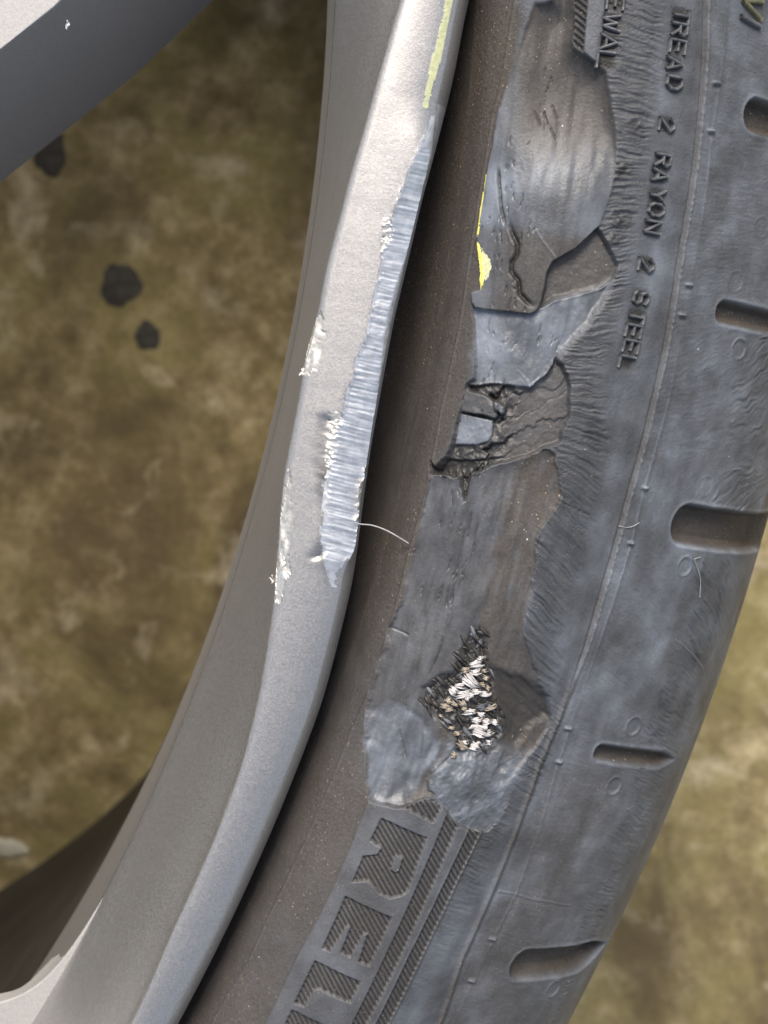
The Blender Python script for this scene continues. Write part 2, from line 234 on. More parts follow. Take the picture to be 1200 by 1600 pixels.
def rubber_material():
    m, n, b, L = mat('worn_rubber'); co = coord(n)
    at = N(n, 'ShaderNodeAttribute', attribute_name='wear'); sep = n.nodes.new('ShaderNodeSeparateColor'); L(at.outputs['Color'], sep.inputs[0])
    R, G, B = sep.outputs
    n1 = noise(n, co, 300, 9, .68); n2 = noise(n, co, 3200, 5, .7); n3 = noise(n, co, 70, 4, .5)
    n4 = noise(n, co, 170, 4, .5)
    base = ramp(n, n1, [(.3, (.030, .030, .031)), (.7, (.074, .075, .078))])
    dustc = ramp(n, n2, [(.30, (.032, .026, .020)), (.70, (.098, .080, .064))])
    c = mixc(n, math_(n, 'MULTIPLY', R, math_(n, 'ADD', math_(n, 'MULTIPLY', n3, 1.5), .08, True), True), base, dustc)
    scuf = ramp(n, n4, [(.3, (.15, .168, .198)), (.68, (.335, .38, .445))])
    c = mixc(n, math_(n, 'MULTIPLY', G, math_(n, 'ADD', math_(n, 'MULTIPLY', n4, .5), math_(n, 'MULTIPLY', n1, .5), True), True), c, scuf)
    c = mixc(n, math_(n, 'MULTIPLY', B, math_(n, 'ADD', n1, .4, True), True), c, (.016, .014, .010))
    # pale grit and golden brake-dust grains
    v = N(n, 'ShaderNodeTexVoronoi', Scale=4200.0); L(co, v.inputs['Vector'])
    sv = n.nodes.new('ShaderNodeSeparateColor'); L(v.outputs['Color'], sv.inputs[0])
    pick = math_(n, 'GREATER_THAN', sv.outputs[0], .86); near = math_(n, 'LESS_THAN', v.outputs['Distance'], math_(n, 'MULTIPLY', sv.outputs[2], .34))
    patch = math_(n, 'GREATER_THAN', n3, .47)
    g1 = math_(n, 'MULTIPLY', math_(n, 'MULTIPLY', pick, near), math_(n, 'MULTIPLY', math_(n, 'MULTIPLY', R, 1.0, True), patch))
    c = mixc(n, g1, c, mixc(n, sv.outputs[1], (.30, .20, .10), (.42, .36, .28)))
    v2 = N(n, 'ShaderNodeTexVoronoi', Scale=1500.0); L(co, v2.inputs['Vector'])
    sv2 = n.nodes.new('ShaderNodeSeparateColor'); L(v2.outputs['Color'], sv2.inputs[0])
    g2 = math_(n, 'MULTIPLY', math_(n, 'GREATER_THAN', sv2.outputs[0], .975), math_(n, 'LESS_THAN', v2.outputs['Distance'], math_(n, 'MULTIPLY', math_(n, 'POWER', sv2.outputs[1], 2.5), .15)))
    c = mixc(n, g2, c, (.55, .55, .52))
    c = mixc(n, ramp(n, noise(n, co, 5200, 3, .6), [(.60, (0, 0, 0)), (.75, (.35, .35, .35))]), c, (.20, .20, .20))
    L(c, b.inputs['Base Color'])
    rr = math_(n, 'ADD', math_(n, 'MULTIPLY', n1, .25), .34)
    rr = math_(n, 'ADD', rr, math_(n, 'MULTIPLY', R, .22), True); rr = math_(n, 'SUBTRACT', rr, math_(n, 'MULTIPLY', at.outputs['Alpha'], .20), True); L(rr, b.inputs['Roughness'])
    b.inputs['Specular IOR Level'].default_value = .5
    mat_ = math_(n, 'SUBTRACT', 1.0, math_(n, 'MULTIPLY', at.outputs['Alpha'], .85), True)
    p = bump(n, math_(n, 'MULTIPLY', n2, mat_), .70, .00014, None); bump(n, math_(n, 'MULTIPLY', n1, mat_), .30, .0005, b.inputs['Normal'], p)
    return m
def alloy_paint(name='silver_wheel_paint', metal=.86, k=1.0):
    m, n, b, L = mat(name); co = coord(n)
    at = N(n, 'ShaderNodeAttribute', attribute_name='wear'); sep = n.nodes.new('ShaderNodeSeparateColor'); L(at.outputs['Color'], sep.inputs[0])
    v = N(n, 'ShaderNodeTexVoronoi', Scale=7500.0); L(co, v.inputs['Vector'])
    sv = n.nodes.new('ShaderNodeSeparateColor'); L(v.outputs['Color'], sv.inputs[0])
    n1 = noise(n, co, 120, 5); n2 = noise(n, co, 3000, 3)
    c = mixc(n, sv.outputs[0], (.42*k, .405*k, .385*k), (.54*k, .52*k, .495*k))
    c = mixc(n, math_(n, 'MULTIPLY', n1, .22), c, (.36*k, .345*k, .325*k))
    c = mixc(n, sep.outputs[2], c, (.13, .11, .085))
    bare = ramp(n, n2, [(.3, (.62, .57, .48)), (.7, (.88, .85, .78))])
    c = mixc(n, sep.outputs[0], c, bare)
    L(c, b.inputs['Base Color'])
    b.inputs['Metallic'].default_value = metal
    L(math_(n, 'ADD', math_(n, 'MULTIPLY', sv.outputs[1], .14), .38), b.inputs['Roughness'])
    p = bump(n, v.outputs['Distance'], .06, .00006, None); bump(n, n2, .12, .00010, b.inputs['Normal'], p)
    return m
def cut_metal():
    m, n, b, L = mat('ground_aluminium'); co = coord(n)
    n1 = noise(n, co, 900, 5); n2 = noise(n, co, 3500, 3)
    L(ramp(n, n1, [(.3, (.50, .51, .52)), (.7, (.80, .81, .82))]), b.inputs['Base Color'])
    b.inputs['Metallic'].default_value = .75; b.inputs['Roughness'].default_value = .40
    bump(n, n2, .25, .0001, b.inputs['Normal']); return m
def plain(name, c1, c2, rough=.6, metal=0, sc=800, bs=.3, bd=.0002):
    m, n, b, L = mat(name); co = coord(n); n1 = noise(n, co, sc, 5)
    L(ramp(n, n1, [(.3, c1), (.7, c2)]), b.inputs['Base Color']); b.inputs['Roughness'].default_value = rough
    b.inputs['Metallic'].default_value = metal; bump(n, n1, bs, bd, b.inputs['Normal']); return m
def floor_material():
    m, n, b, L = mat('stained_concrete'); co = coord(n)
    a = noise(n, co, 26, 6, .62, .5); f = noise(n, co, 95, 7, .68); g = noise(n, co, 520, 5, .7); st = noise(n, co, 13, 6, .62, .8); h = noise(n, co, 40, 5, .6, .4)
    c = ramp(n, f, [(.30, (.120, .088, .037)), (.5, (.25, .192, .085)), (.70, (.50, .41, .235))])
    c = mixc(n, ramp(n, a, [(.44, (0, 0, 0)), (.60, (.6, .6, .6))]), c, (.260, .222, .078))
    c = mixc(n, ramp(n, st, [(.50, (0, 0, 0)), (.66, (.80, .80, .80))]), c, (.078, .052, .022))
    c = mixc(n, ramp(n, h, [(.56, (0, 0, 0)), (.70, (.7, .7, .7))]), c, (.62, .53, .36))
    c = mixc(n, ramp(n, g, [(.53, (0, 0, 0)), (.66, (.5, .5, .5))]), c, (.10, .07, .035))
    sp = N(n, 'ShaderNodeTexVoronoi', Scale=38.0); L(co, sp.inputs['Vector'])
    L(c, b.inputs['Base Color']); b.inputs['Roughness'].default_value = .8
    p = bump(n, g, .4, .001, None); bump(n, f, .3, .003, b.inputs['Normal'], p); return m
RUB = rubber_material(); PAINT = alloy_paint(); CUT = cut_metal(); SPOKE = alloy_paint('spoke_paint', .10, .85)
YEL = plain('yellow_paint_smear', (.55, .50, .10), (.80, .74, .16), .5, 0, 1800)
YEL2 = plain('pale_yellow_paint', (.46, .48, .30), (.66, .66, .36), .4, .2, 1800)
BUR = plain('torn_aluminium', (.62, .58, .52), (.92, .91, .88), .45, .35, 2600, .6, .0003)
CORDW = plain('white_cord', (.56, .53, .51), (.80, .77, .75), .8, 0, 1500)
CORDT = plain('tan_cord', (.30, .25, .19), (.50, .44, .35), .8, 0, 1500)
CORDG = plain('grey_rubber_flake', (.075, .078, .085), (.17, .18, .20), .5, 0, 1500)
CORDD = plain('dark_rubber_flake', (.016, .014, .012), (.05, .046, .042), .5, 0, 1500)
HAIR = plain('pale_fibre', (.26, .26, .26), (.44, .44, .43), .6, 0, 900)
TAR = plain('black_tar', (.016, .014, .011), (.060, .052, .040), .75, 0, 300)
PALE = plain('pale_speck', (.38, .36, .28), (.52, .50, .40), .8, 0, 300)  # pale tone of the small speck on the floor
DARKB = plain('dark_barrel', (.020, .018, .015), (.050, .044, .036), .6, .2, 90, .2, .001)  # near-black brown over the whole barrel, inside and out

# ------------------------------------------------------------ setting
fz = -252.0
fl = []; nx = 60
xs = np.linspace(-1, 1, nx+1); xs = np.sign(xs)*np.abs(xs)**2.2*6000
FX, FY = np.meshgrid(xs, xs, indexing='ij')
FZ = fz + 0*FX
idx = np.arange((nx+1)**2).reshape(nx+1, nx+1)
FQ = np.stack([idx[:-1,:-1], idx[1:,:-1], idx[1:,1:], idx[:-1,1:]], -1).reshape(-1, 4)
tag(mesh_obj('floor', np.stack([FX, FY, FZ], -1).reshape(-1, 3), FQ, floor_material()), 'stained yellowish brown concrete floor under the wheel', None, None, 'structure')

# ------------------------------------------------------------ the tyre
wheel = empty('car_wheel')
tag(wheel, 'silver alloy car wheel with scraped rim lip and gouged black tyre sidewall', 'car wheel')
PROF = [(258,-20),(263,-16),(267,-12.5),(270.5,-12),(273,-8.6),(275.3,-4.6),(277.2,-1.3),(281,.8),(285,1.3),(290,.7),(295,-1.2),(299.3,-4),(304,-7.2),(309,-11),(313.3,-15),(316.6,-20),(319,-27),(320.6,-35),(321.6,-46),(322,-58)]
PR = chaikin(PROF); PS = np.r_[0, np.cumsum(np.hypot(*np.diff(PR, axis=0).T))]
def surf(U, V, H=0.0):                      # ring coordinate, profile coordinate, height -> mm
    r = np.interp(V, PS, PR[:,0]); z = np.interp(V, PS, PR[:,1])
    e = .35
    dr = np.interp(V+e, PS, PR[:,0])-np.interp(V-e, PS, PR[:,0]); dz = np.interp(V+e, PS, PR[:,1])-np.interp(V-e, PS, PR[:,1])
    k = np.hypot(dr, dz)+1e-9; nr, nz = -dz/k, dr/k
    t = U/278.0; r = r+H*nr; z = z+H*nz
    return np.stack([r*np.cos(t), r*np.sin(t), z], -1)
U0, U1, V0, V1, ST = -92.0, 56.0, 13.0, 88.0, .115; VEND = V1
uu = np.arange(U0, U1, ST); vv = np.arange(V0, V1, ST)
U, V = np.meshgrid(uu, vv, indexing='ij')
sd = {k: None for k in F}
def SD(k, pad=2.0):
    if sd[k] is None: sd[k] = sdf(F[k], U, V, pad)
    return sd[k]
def MK(k, e=.12, jit=0.0, off=0.0):
    return sstep(SD(k)+off+(jit*J1 if jit else 0), -e, e)
J1 = fbm(U*1.1, V*1.1, 3, 40); J2 = fbm(U*3.0, V*3.0, 3, 50); LO = fbm(U*.16, V*.16, 3, 60); MI = fbm(U*.45, V*.45, 4, 70); FI = fbm(U*4.5, V*4.5, 2, 80)
H = .06*LO + .015*J2
dust = np.zeros(U.shape); bloom = np.zeros(U.shape); grime = np.zeros(U.shape); gloss = np.zeros(U.shape)
vr = tab(F['ridge'], U); vl2 = tab(F['line2'], U); vrib = tab(F['rib'], U)
def ramp_u(a, b): return sstep(U, a, b)
# bead side: brown dust, mould line
bead = 1-sstep(V+.5*J1, 29.0, 31.5)
dust += bead*(.62+.38*ramp_u(-34, -12)) + .7*(1-sstep(V, 35, 38))*(1-ramp_u(-44, -40))*sstep(V, 29, 31)
H += .14*np.exp(-((V-vrib)/.11)**2) + .05*np.exp(-((V-23.2)/.5)**2)
H += .02*bead*FI
# sidewall ridge, second line, tabs
up = ramp_u(-34, -22)
q = V-vr+.05*J1
H += up*(-.42*np.exp(-(q/.20)**2) + .16*sstep(q, .1, .3)*(1-sstep(q, 2.0, 3.4)) + .10*np.exp(-((q-.42)/.12)**2)*(.6+.8*vnoise(U*3.2, U*0, 5)))
H += (1-up)*(.26*np.exp(-(q/.30)**2) - .08*np.exp(-((q-.75)/.25)**2))
dust += .9*np.exp(-((q+.05)/.26)**2)
q2 = V-vl2
l2n = .5+.5*vnoise(U*.13, U*0, 9)
H += (.09*np.exp(-(q2/.14)**2)-.07*np.exp(-((q2-.55)/.4)**2))*(.15+1.0*l2n)
bloom += .55*np.exp(-((q2-.1)/.22)**2)*l2n*(.5+J2)
ang = np.interp(U, [-80, -60, -40, -25, -12, -4, 8, 20, 40], [.10, .15, .28, .55, .50, .05, -.30, -.06, .22])
C = U + ang*(V-42) + .32*fbm(U*.7, V*.7, 2, 11)
# generic colour of the sidewall and the shoulder
SK = fbm(U*.14, V*1.1, 4, 90); SC = vnoise(C*7.0, V*.7, 91)*.6+vnoise(C*13., V*1.3, 92)*.4
bloom += .31 + .20*MI + .12*SK + .06*SC*(.4+np.clip(SK, 0, 1)) + .14*np.clip(LO, -1, 1) + .16*sstep(V, 45, 48)*(1-sstep(V, 49, 50)) + (.20+.16*np.clip(MI, -.3, 1))*sstep(V, 50, 54)
lowr = (1-ramp_u(-45, -25))*sstep(V, 51, 54)*(1-sstep(V, 60, 68))
dust += lowr*(.40+1.0*np.clip(MI+.1, 0, 1)) + .35*np.clip(LO, 0, 1)*sstep(V, 45, 55)
bloom -= .15*lowr + bead*.4
# grain worn into the rubber: fine ridges that run across the sidewall and bend along the ring
sl = np.interp(U, *zip(*sorted(F['smooth_l'])))
sl = np.where(U < -26, 49.9, sl)
g0 = vnoise(C*3.3, V*.20, 20); g1 = vnoise(C*5.6, V*.40, 21); g2 = vnoise(C*10., V*.9, 22)
grain = (1-np.abs(g0))*.55+(1-np.abs(g1))*.33+.16*g2
gm = sstep(V+.8*J1, 36, 38.5)*(1-sstep(V-sl+.9*J1, -1.8, .7))*(1-.8*(1-ramp_u(-62, -48)))
cross = np.exp(-((U+37)/6.0)**2)*sstep(V, 45, 47)*(1-sstep(V, 51.2, 52.3))
gm = np.maximum(gm, cross*1.1)
gm = gm*(.75+.5*MI)
H += gm*.44*(grain-.62); grime += gm*.35; bloom -= gm*.10; bloom += gm*.5*np.clip(grain-.75, 0, 1)
gl = tab(F['grain2'], U)
g3 = vnoise(C*4.6, V*.30, 25); g4 = vnoise(C*7.5, V*.8, 26)
gm2 = sstep(V-gl+1.6*J1, -.6, 1.2)*(1-sstep(V, 70, 74)); gm2 = gm2*np.clip(.55+1.1*MI, 0, 1.2)
H += gm2*.25*((1-np.abs(g3))*.6+.4*g4-.35); grime += .25*gm2; bloom -= .08*gm2
gm3 = (.25+.3*np.clip(LO, 0, 1))*sstep(V, 50.5, 52)*(1-gm2)
H += gm3*.09*g4
# gentle hollow at the smooth strip left of the ridge
H += -.10*np.exp(-((V-47.6)/.9)**2)*up
grime = np.clip(grime, 0, 1)
lowl = (1-ramp_u(-46, -41))*(1-sstep(V, 37, 40))
bloom = bloom*(1-lowl)+.05*lowl; dust = np.maximum(dust, .75*lowl)
# ---- damage; each patch replaces what lies below it
def put(k, h, e=.10, jit=0.0, d=None, b=None, g=None, off=0.0, gl_=.66):
    global H, dust, bloom, grime, gloss
    m = MK(k, e, jit, off)
    H = H*(1-m)+h*m; gloss = gloss*(1-m)+gl_*m
    for nm, val in (('d', d), ('b', b), ('g', g)):
        if val is None: continue
        if nm == 'd': dust = dust*(1-m)+val*m
        if nm == 'b': bloom = bloom*(1-m)+val*m
        if nm == 'g': grime = grime*(1-m)+val*m
    return m
REG = np.zeros(U.shape, np.int16); RN = {0: 'tyre'}
def region(k, name, thr=0.0):
    i = len(RN); RN[i] = name; REG[SD(k) > thr] = i; return i
smear = vnoise(U*.35, V*1.4, 31); smear2 = fbm(U*.5+3, V*2.2, 3, 32)
fine = .030*J2+.012*FI
# lower long scuff
hs = -.85 + .18*LO + .10*smear + fine*.6 + .35*np.exp(-((V-28.4)/1.2)**2)
hs = hs - .75*np.exp(-((U-3.2)/3.0)**2)*(1-sstep(V, 38, 42)) + .25*np.exp(-((U+22)/5)**2)*sstep(V, 36, 40)
hs = hs*(.30+.70*(1-np.exp(-np.clip(SD('scuff'), 0, 20)/1.1))) + .16*np.sin(U*.33+1.1*LO)*sstep(SD('scuff'), 0, 2)
put('scuff', hs, .11+.40*np.clip(MI+.15, 0, 1), .30, np.clip(.25+.75*sstep(V+1.5*MI, 36.5, 39)*(1-.5*smear2)+.25*MI, 0, 1), np.clip((.17+.16*MI+.30*smear2)-.12*sstep(V+1.5*MI, 36.5, 39.5), 0, 1), .04+.12*np.clip(smear2, 0, 1))
region('scuff', 'scuffed_patch')
put('bluelow', H+.14*smear+.14*MI+.05*J1-.30*np.exp(-((U+36)/1.6)**2-((V-34.5)/2.0)**2), .35+1.6*sstep(U, -33, -28), .45, .05, .62+.22*MI+.34*smear2+.18*J1, 0.)
put('cordslope', -1.0-.45*np.clip(SD('cordslope')/2.5, 0, 1)+.16*vnoise(U*2.2+V*1.1, V*.3-U*.2, 35)*1.0+fine, .5, .2, .75, .02, .62)
put('cord', -1.35+.30*J1+.22*J2, .5, .45, .3, .05+.25*np.clip(J1, 0, 1), .55)
region('cord', 'torn_cord_bed')
put('nub', (H+.12)*sstep(U, -43, -38.5)-.16*(1-sstep(U, -43, -38.5))+.30*MI+.20*J1+.07*J2, .14+1.5*sstep(U, -44, -38.5), .45, .0, .64+.45*MI+.45*J1, 0.)
region('nub', 'smeared_lump')
# torn ledge: a flight of broken steps falling from the shelf to the scuff
tz = sstep(V, 33.6, 36.5)
tq = U*.42-V*.26+1.1*fbm(U*.40, V*.40, 4, 36)
tk = np.floor(tq); tf = tq-tk
rgh = 1-sstep(V+.8*J1, 34.6, 37.2)
ht = -1.30+.55*(_hash(tk.astype(np.int64), tk.astype(np.int64)*0, 38)-.5)*(.2+.8*rgh)+.40*sstep(tf, .0, .12)*(1-tf)*(.15+.85*rgh) + (.22*J1+.09*J2)*(.25+.75*rgh)+.16*rgh*vnoise(U*1.6+V*.9, V*.8-U*.5, 39) + .55*sstep(V, 37.5, 42)
put('tear', ht, .16, .30, .35+.3*(1-rgh), .08+.40*np.clip(J1+.5*MI, 0, 1)*rgh+.12*(1-rgh)*(1+smear2), .25+.35*rgh)
region('tear', 'torn_ledge')
put('st4', -1.25-.25*np.clip(SD('st4'), 0, 1)+.2*J1+.1*J2, .10, .1, .5, .02, .8); region('st4', 'torn_block')
put('st3', -.95+.18*J1+.14*J2, .08, .08, .3, .12, .6); region('st3', 'torn_block')
put('st2', -.55+.12*J1+fine, .08, .08, .1, .80+.3*J1, .0); region('st2', 'torn_block')
put('st1', -.20+.10*J1+fine-.25*np.exp(-((U-9.6)/.5)**2), .08, .08, .45, .25, .25); region('st1', 'torn_block')
put('blk', .15+.3*J1, .12, .1, .1, .65, .1)
# smooth grey-blue shelf and the brown wedge under the flap
put('wedge', -1.15+.75*sstep(SD('flap'), -6, 0)*0+.5*sstep(V, 39, 44)+.10*MI+.05*J1+fine*.5, .14, .16, .85, .10, .22)
region('wedge', 'torn_recess')
put('shelf', -.95+.30*MI*.6+.10*smear+fine*.4+.45*np.clip(1-(U-11.5)/3.0, 0, 1)**2, .12+.35*sstep(V, 35, 38), .16, .05, .85-.10*sstep(V, 31, 37)+.22*MI+.22*smear2-.35*sstep(V, 39, 43)*sstep(-U, -14, -9), .0)
region('shelf', 'scraped_shelf')
# upper flap: a scooped tongue whose lower end stands proud
tip = 1-sstep(U, 17.0, 30.0)
sdm = 1-np.exp(-np.clip(SD('flap'), 0, 20)/.9)
hf = -.18-1.45*sdm*sstep(U, 18, 30)*sstep(V, 29.5, 34) + .35*tip + .28*np.exp(-((V-28.6)/1.3)**2) + .10*smear*.6+fine*.4
hf += .55*sstep(-SD('flap'), -1.6, 0)*sstep(U, 22, 30)*sstep(V, 36, 40)*0 - .30*np.exp(-((U-24)/5.0)**2-((V-37)/3.0)**2) + .22*np.exp(-((U-31)/3.0)**2-((V-33)/2.5)**2)
hf += .35*np.exp(-((U-37.5)/2.0)**2-((V-36)/2.0)**2)
blu = np.clip(1.0-sstep(V, 29.5, 33.0), 0, 1)*(1-sstep(U, 27, 36))*.55 + .45*(1-sstep(U+.8*MI, 20, 26))*sstep(U, 13.8, 15.5)
put('flap', hf, .09+.16*sstep(U, 20, 26), .12, np.clip(.62*sstep(U+2*MI, 19, 27)+.12+.10*MI+.15*smear2-.4*blu+.5*(1-sstep(U, 13.4, 15.2)), 0, 1), np.clip(.0+blu*.95+.08*MI+.24*smear2, 0, 1), np.clip(.20*sstep(U, 20, 28)+.3*(1-sstep(U, 13.2, 15.0)), 0, 1))
region('flap', 'rubber_flap')
# cracks and scratches
Hc = np.zeros(U.shape)
for i, c in enumerate(F['cracks']):
    d, a = pdist(c, U, V, 1.2)
    d = d+.05*J2
    wd = (.16 if i == 0 else .22 if i == 1 else .075)
    amp = (.42 if i < 2 else .15)*np.clip(np.minimum(a, 1-a)*6+.15, 0, 1)
    Hc = np.minimum(Hc, -amp*np.exp(-(d/wd)**2))
for k in range(95):                        # hairline cracks along the ring, in families
    fu, fv, su, sv = random.choice([(-6, 31, 6, 2.0), (-12, 33, 5, 2.0), (27, 33, 5, 2.2), (20, 31.5, 5, 2), (13.8, 30.5, .6, 3), (11.3, 31.5, .5, 3.2), (6, 31, .6, 2), (-22, 33, 3, 2), (8, 33, 4, 2), (2.8, 34, .8, 2.5), (4, 38, 2, 1.5), (15.5, 32, 2.5, 3)])
    cu = random.gauss(fu, su*.6); cv = random.gauss(fv, sv*.7); ln = random.uniform(.4, 1.7)
    if su < 1: ln *= .6
    c = [(cu, cv), (cu-ln*.5, cv+random.uniform(-.12, .12)), (cu-ln, cv+random.uniform(-.2, .2))]
    m = (U > cu-ln-.4) & (U < cu+.4) & (np.abs(V-cv) < .6)
    ii = np.where(m.any(1))[0]; jj = np.where(m.any(0))[0]
    if not len(ii) or not len(jj): continue
    s_ = np.s_[ii[0]:ii[-1]+1, jj[0]:jj[-1]+1]
    d, a = pdist(c, U[s_], V[s_], 1.0)
    Hc[s_] = np.minimum(Hc[s_], -(.15 if su > 1 else .08)*np.clip(np.minimum(a, 1-a)*6+.1, 0, 1)*np.exp(-((d+.03*J2[s_])/.06)**2)*(REG[s_] > 0))
H += Hc; grime = np.clip(grime+np.clip(-Hc*2.2, 0, .9), 0, 1)
for c in F['scratch']:
    d, a = pdist(c, U, V, 1.0); e = np.exp(-(d/.08)**2); H += .08*e; bloom += .7*e
# ---- lettered panel with hatched letters
pm = MK('panel', .12)*(1-MK('scuff', .1))*(1-MK('nub', .1)); gloss = gloss*(1-pm)+.3*pm
H = H*(1-pm)+(.30+.02*FI*.5)*pm; dust = dust*(1-pm)+.34*pm; bloom = bloom*(1-pm)+(.30+.10*MI)*pm; grime *= 1-pm
REG[(SD('panel') > 0) & (SD('scuff') <= 0) & (SD('nub') <= 0)] = len(RN); RN[len(RN)] = 'lettered_panel'
hd = np.array(F['hdir'][1])-np.array(F['hdir'][0]); hd /= np.hypot(*hd); hp = np.array([-hd[1], hd[0]])
ph = (U*hp[0]+V*hp[1])/.485
rib_h = np.abs(np.cos(np.pi*ph))**.55
for k, nm, hole in (('hatchtop', 'hatched_letter', None), ('R', 'hatched_letter', 'Rh'), ('E', 'hatched_letter', None), ('L', 'hatched_letter', None), ('L2', 'hatched_letter', None), ('band1', 'hatched_band', None), ('band2', 'hatched_band', None)):
    m = MK(k, .07)*(1-MK('scuff', .05))*(1-MK('nub', .05))
    if hole: m = m*(1-MK(hole, .07))
    H = H*(1-m)+(-.24+.34*rib_h+.02*J2)*m; dust = dust*(1-m)+.55*m; bloom = bloom*(1-m)+(.02+.10*sstep(rib_h, .6, 1))*m; grime = grime*(1-m)+(.80*(1-sstep(rib_h, .35, .9)))*m
    ok = (SD(k) > 0) & (SD('scuff') <= 0) & (SD('nub') <= 0)
    if hole: ok &= SD(hole) <= 0
    REG[ok] = len(RN); RN[len(RN)] = nm
e2 = np.exp(-((SD('band2')+.12)/.10)**2); H += .10*e2*pm; 
# the scrap of the upper panel
m = MK('panel2', .10)*(1-MK('flap', .05)); H = H*(1-m)+.22*m; bloom = bloom*(1-m)+.42*m; grime *= 1-m; dust = dust*(1-m)+.05*m
REG[(SD('panel2') > 0) & (SD('flap') <= 0)] = len(RN); RN[len(RN)] = 'lettered_panel'
ph2 = (U*.93+V*.62)/.60
rb2 = np.exp(-(((ph2-np.floor(ph2))-.5)/.10)**2)
m = MK('hatch2', .07); H = H*(1-m)+(-.25+.42*rb2)*m; dust = dust*(1-m)+.6*m; bloom = bloom*(1-m)+.5*rb2*m; grime = grime*(1-m)+.5*(1-rb2)*m
REG[SD('hatch2') > 0] = len(RN); RN[len(RN)] = 'hatched_band'
# worn stumps of letters
for a, b in F['worn']:
    r2 = ((U-a)/.65)**2+((V-b)/.8)**2
    H += (.30*np.exp(-r2**2)*(.3+.9*vnoise(U*1.9, V*1.9, 44)))*(SD('flap') < 0); grime = np.clip(grime+.5*np.exp(-r2), 0, 1)
# dirt between the moulded letters
for ch, a, b in F['letters']+F['letters2']:
    e = np.exp(-(((U-a)/.75)**4+((V-b)/1.0)**4)); H -= .12*e; grime = np.clip(grime+.75*e, 0, 1); dust += .4*e; bloom -= .3*e
# tabs, dimples, seam
for a, b in F['tabs']:
    e = np.exp(-(((U-a)/.17)**4+((V-b)/.50)**4)); H += .34*e
    H -= .12*np.exp(-(((U-a+.45)/.25)**2+((V-b)/.5)**2)); dust += .4*np.exp(-(((U-a+.4)/.3)**2+((V-b)/.5)**2)); bloom += .4*e
    i = len(RN); RN[i] = 'rubber_tab'; REG[e > .5] = i
for k, (a, b) in enumerate(F['dim']):
    rr = np.hypot(U-a, (V-b)*.92); R0 = .98
    H += (-.16*(1-sstep(rr, R0-.25, R0)) + .13*np.exp(-((rr-R0-.05)/.13)**2))*(.22 if k in (1, 5, 7) else .7)
    i = len(RN); RN[i] = 'round_vent_mark'; REG[rr < R0] = i
d, a = pdist(F['seam'], U, V, 1.0); H += .09*np.exp(-((d)/.06)**2)-.03*np.exp(-((d-.25)/.15)**2)
# shoulder slots
for k, half, dep in (('sl1', 1.75, 1.7), ('sl2', 1.28, 1.3), ('sl3', 2.25, 2.0), ('sl4', 1.05, 1.2), ('sl5', 1.95, 1.9)):
    d, a = pdist(F[k], U, V, 5.0)
    if k == 'sl4': d = d+.9*sstep(a, .75, 1.05)
    elif k == 'sl5': d = d+2.0*sstep(a, .38, .72)
    else: d = d+.10*a
    d = d+.06*MI
    lip = np.exp(-((d-half-.10)/.22)**2)
    wall = 1-sstep(d, half-.95, half+.05)
    wall = wall*(1-sstep(V, VEND-9.0, VEND-2.0))
    H = H*(1-np.clip(wall*1.6, 0, 1)*.9) - dep*wall + .07*lip
    inn = 1-sstep(d, half-.5, half-.05)
    dust = dust*(1-inn)+1.0*inn; bloom = bloom*(1-inn)+(.10*np.clip(J1, 0, 1))*inn+.35*lip; grime = grime*(1-inn)+.05*inn
    i = len(RN); RN[i] = 'shoulder_slot'; REG[d < half] = i
# yellow paint smears on the tyre
for k in ('yellow_t', 'yellow_t2'):
    d, a = pdist(F[k], U, V, 1.0); m = d+.05*J2 < .20*np.clip(np.minimum(a, 1-a)*5+.35, .3, 1)
    REG[m] = len(RN); RN[len(RN)] = 'paint_streak'; H += .05*m
REG[SD('yellow_p')+.15*J2 > 0] = len(RN); RN[len(RN)] = 'paint_smear'
# small pimple where the fibre ends
a, b = -8.0, 24.0
WEAR = np.stack([np.clip(dust, 0, 1), np.clip(bloom, 0, 1), np.clip(grime, 0, 1), np.clip(gloss, 0, 1)], -1)
P = surf(U, V, H)
Tu = np.gradient(P, axis=0); Tv = np.gradient(P, axis=1)
NR = np.cross(Tv, Tu); NR /= np.linalg.norm(NR, axis=-1, keepdims=True)+1e-12
if NR[..., 2].mean() < 0: NR = -NR
nu, nv = U.shape
ids = np.arange(nu*nv).reshape(nu, nv)
QD = np.stack([ids[:-1,:-1], ids[:-1,1:], ids[1:,1:], ids[1:,:-1]], -1).reshape(-1, 4)[:, ::-1]
QR = REG[:-1,:-1].ravel()
PF, NF, WF = P.reshape(-1, 3), NR.reshape(-1, 3), WEAR.reshape(-1, 4)
_a = PF[QD[0]]; 
if np.dot(np.cross(_a[1]-_a[0], _a[2]-_a[1]), NF[QD[0][0]]) < 0: QD = QD[:, ::-1]
def grid_part(q, name, material, parent):
    u_, inv = np.unique(q.ravel(), return_inverse=True)
    return mesh_obj(name, PF[u_], inv.reshape(-1, 4), material, parent, True, NF[u_], WF[u_])
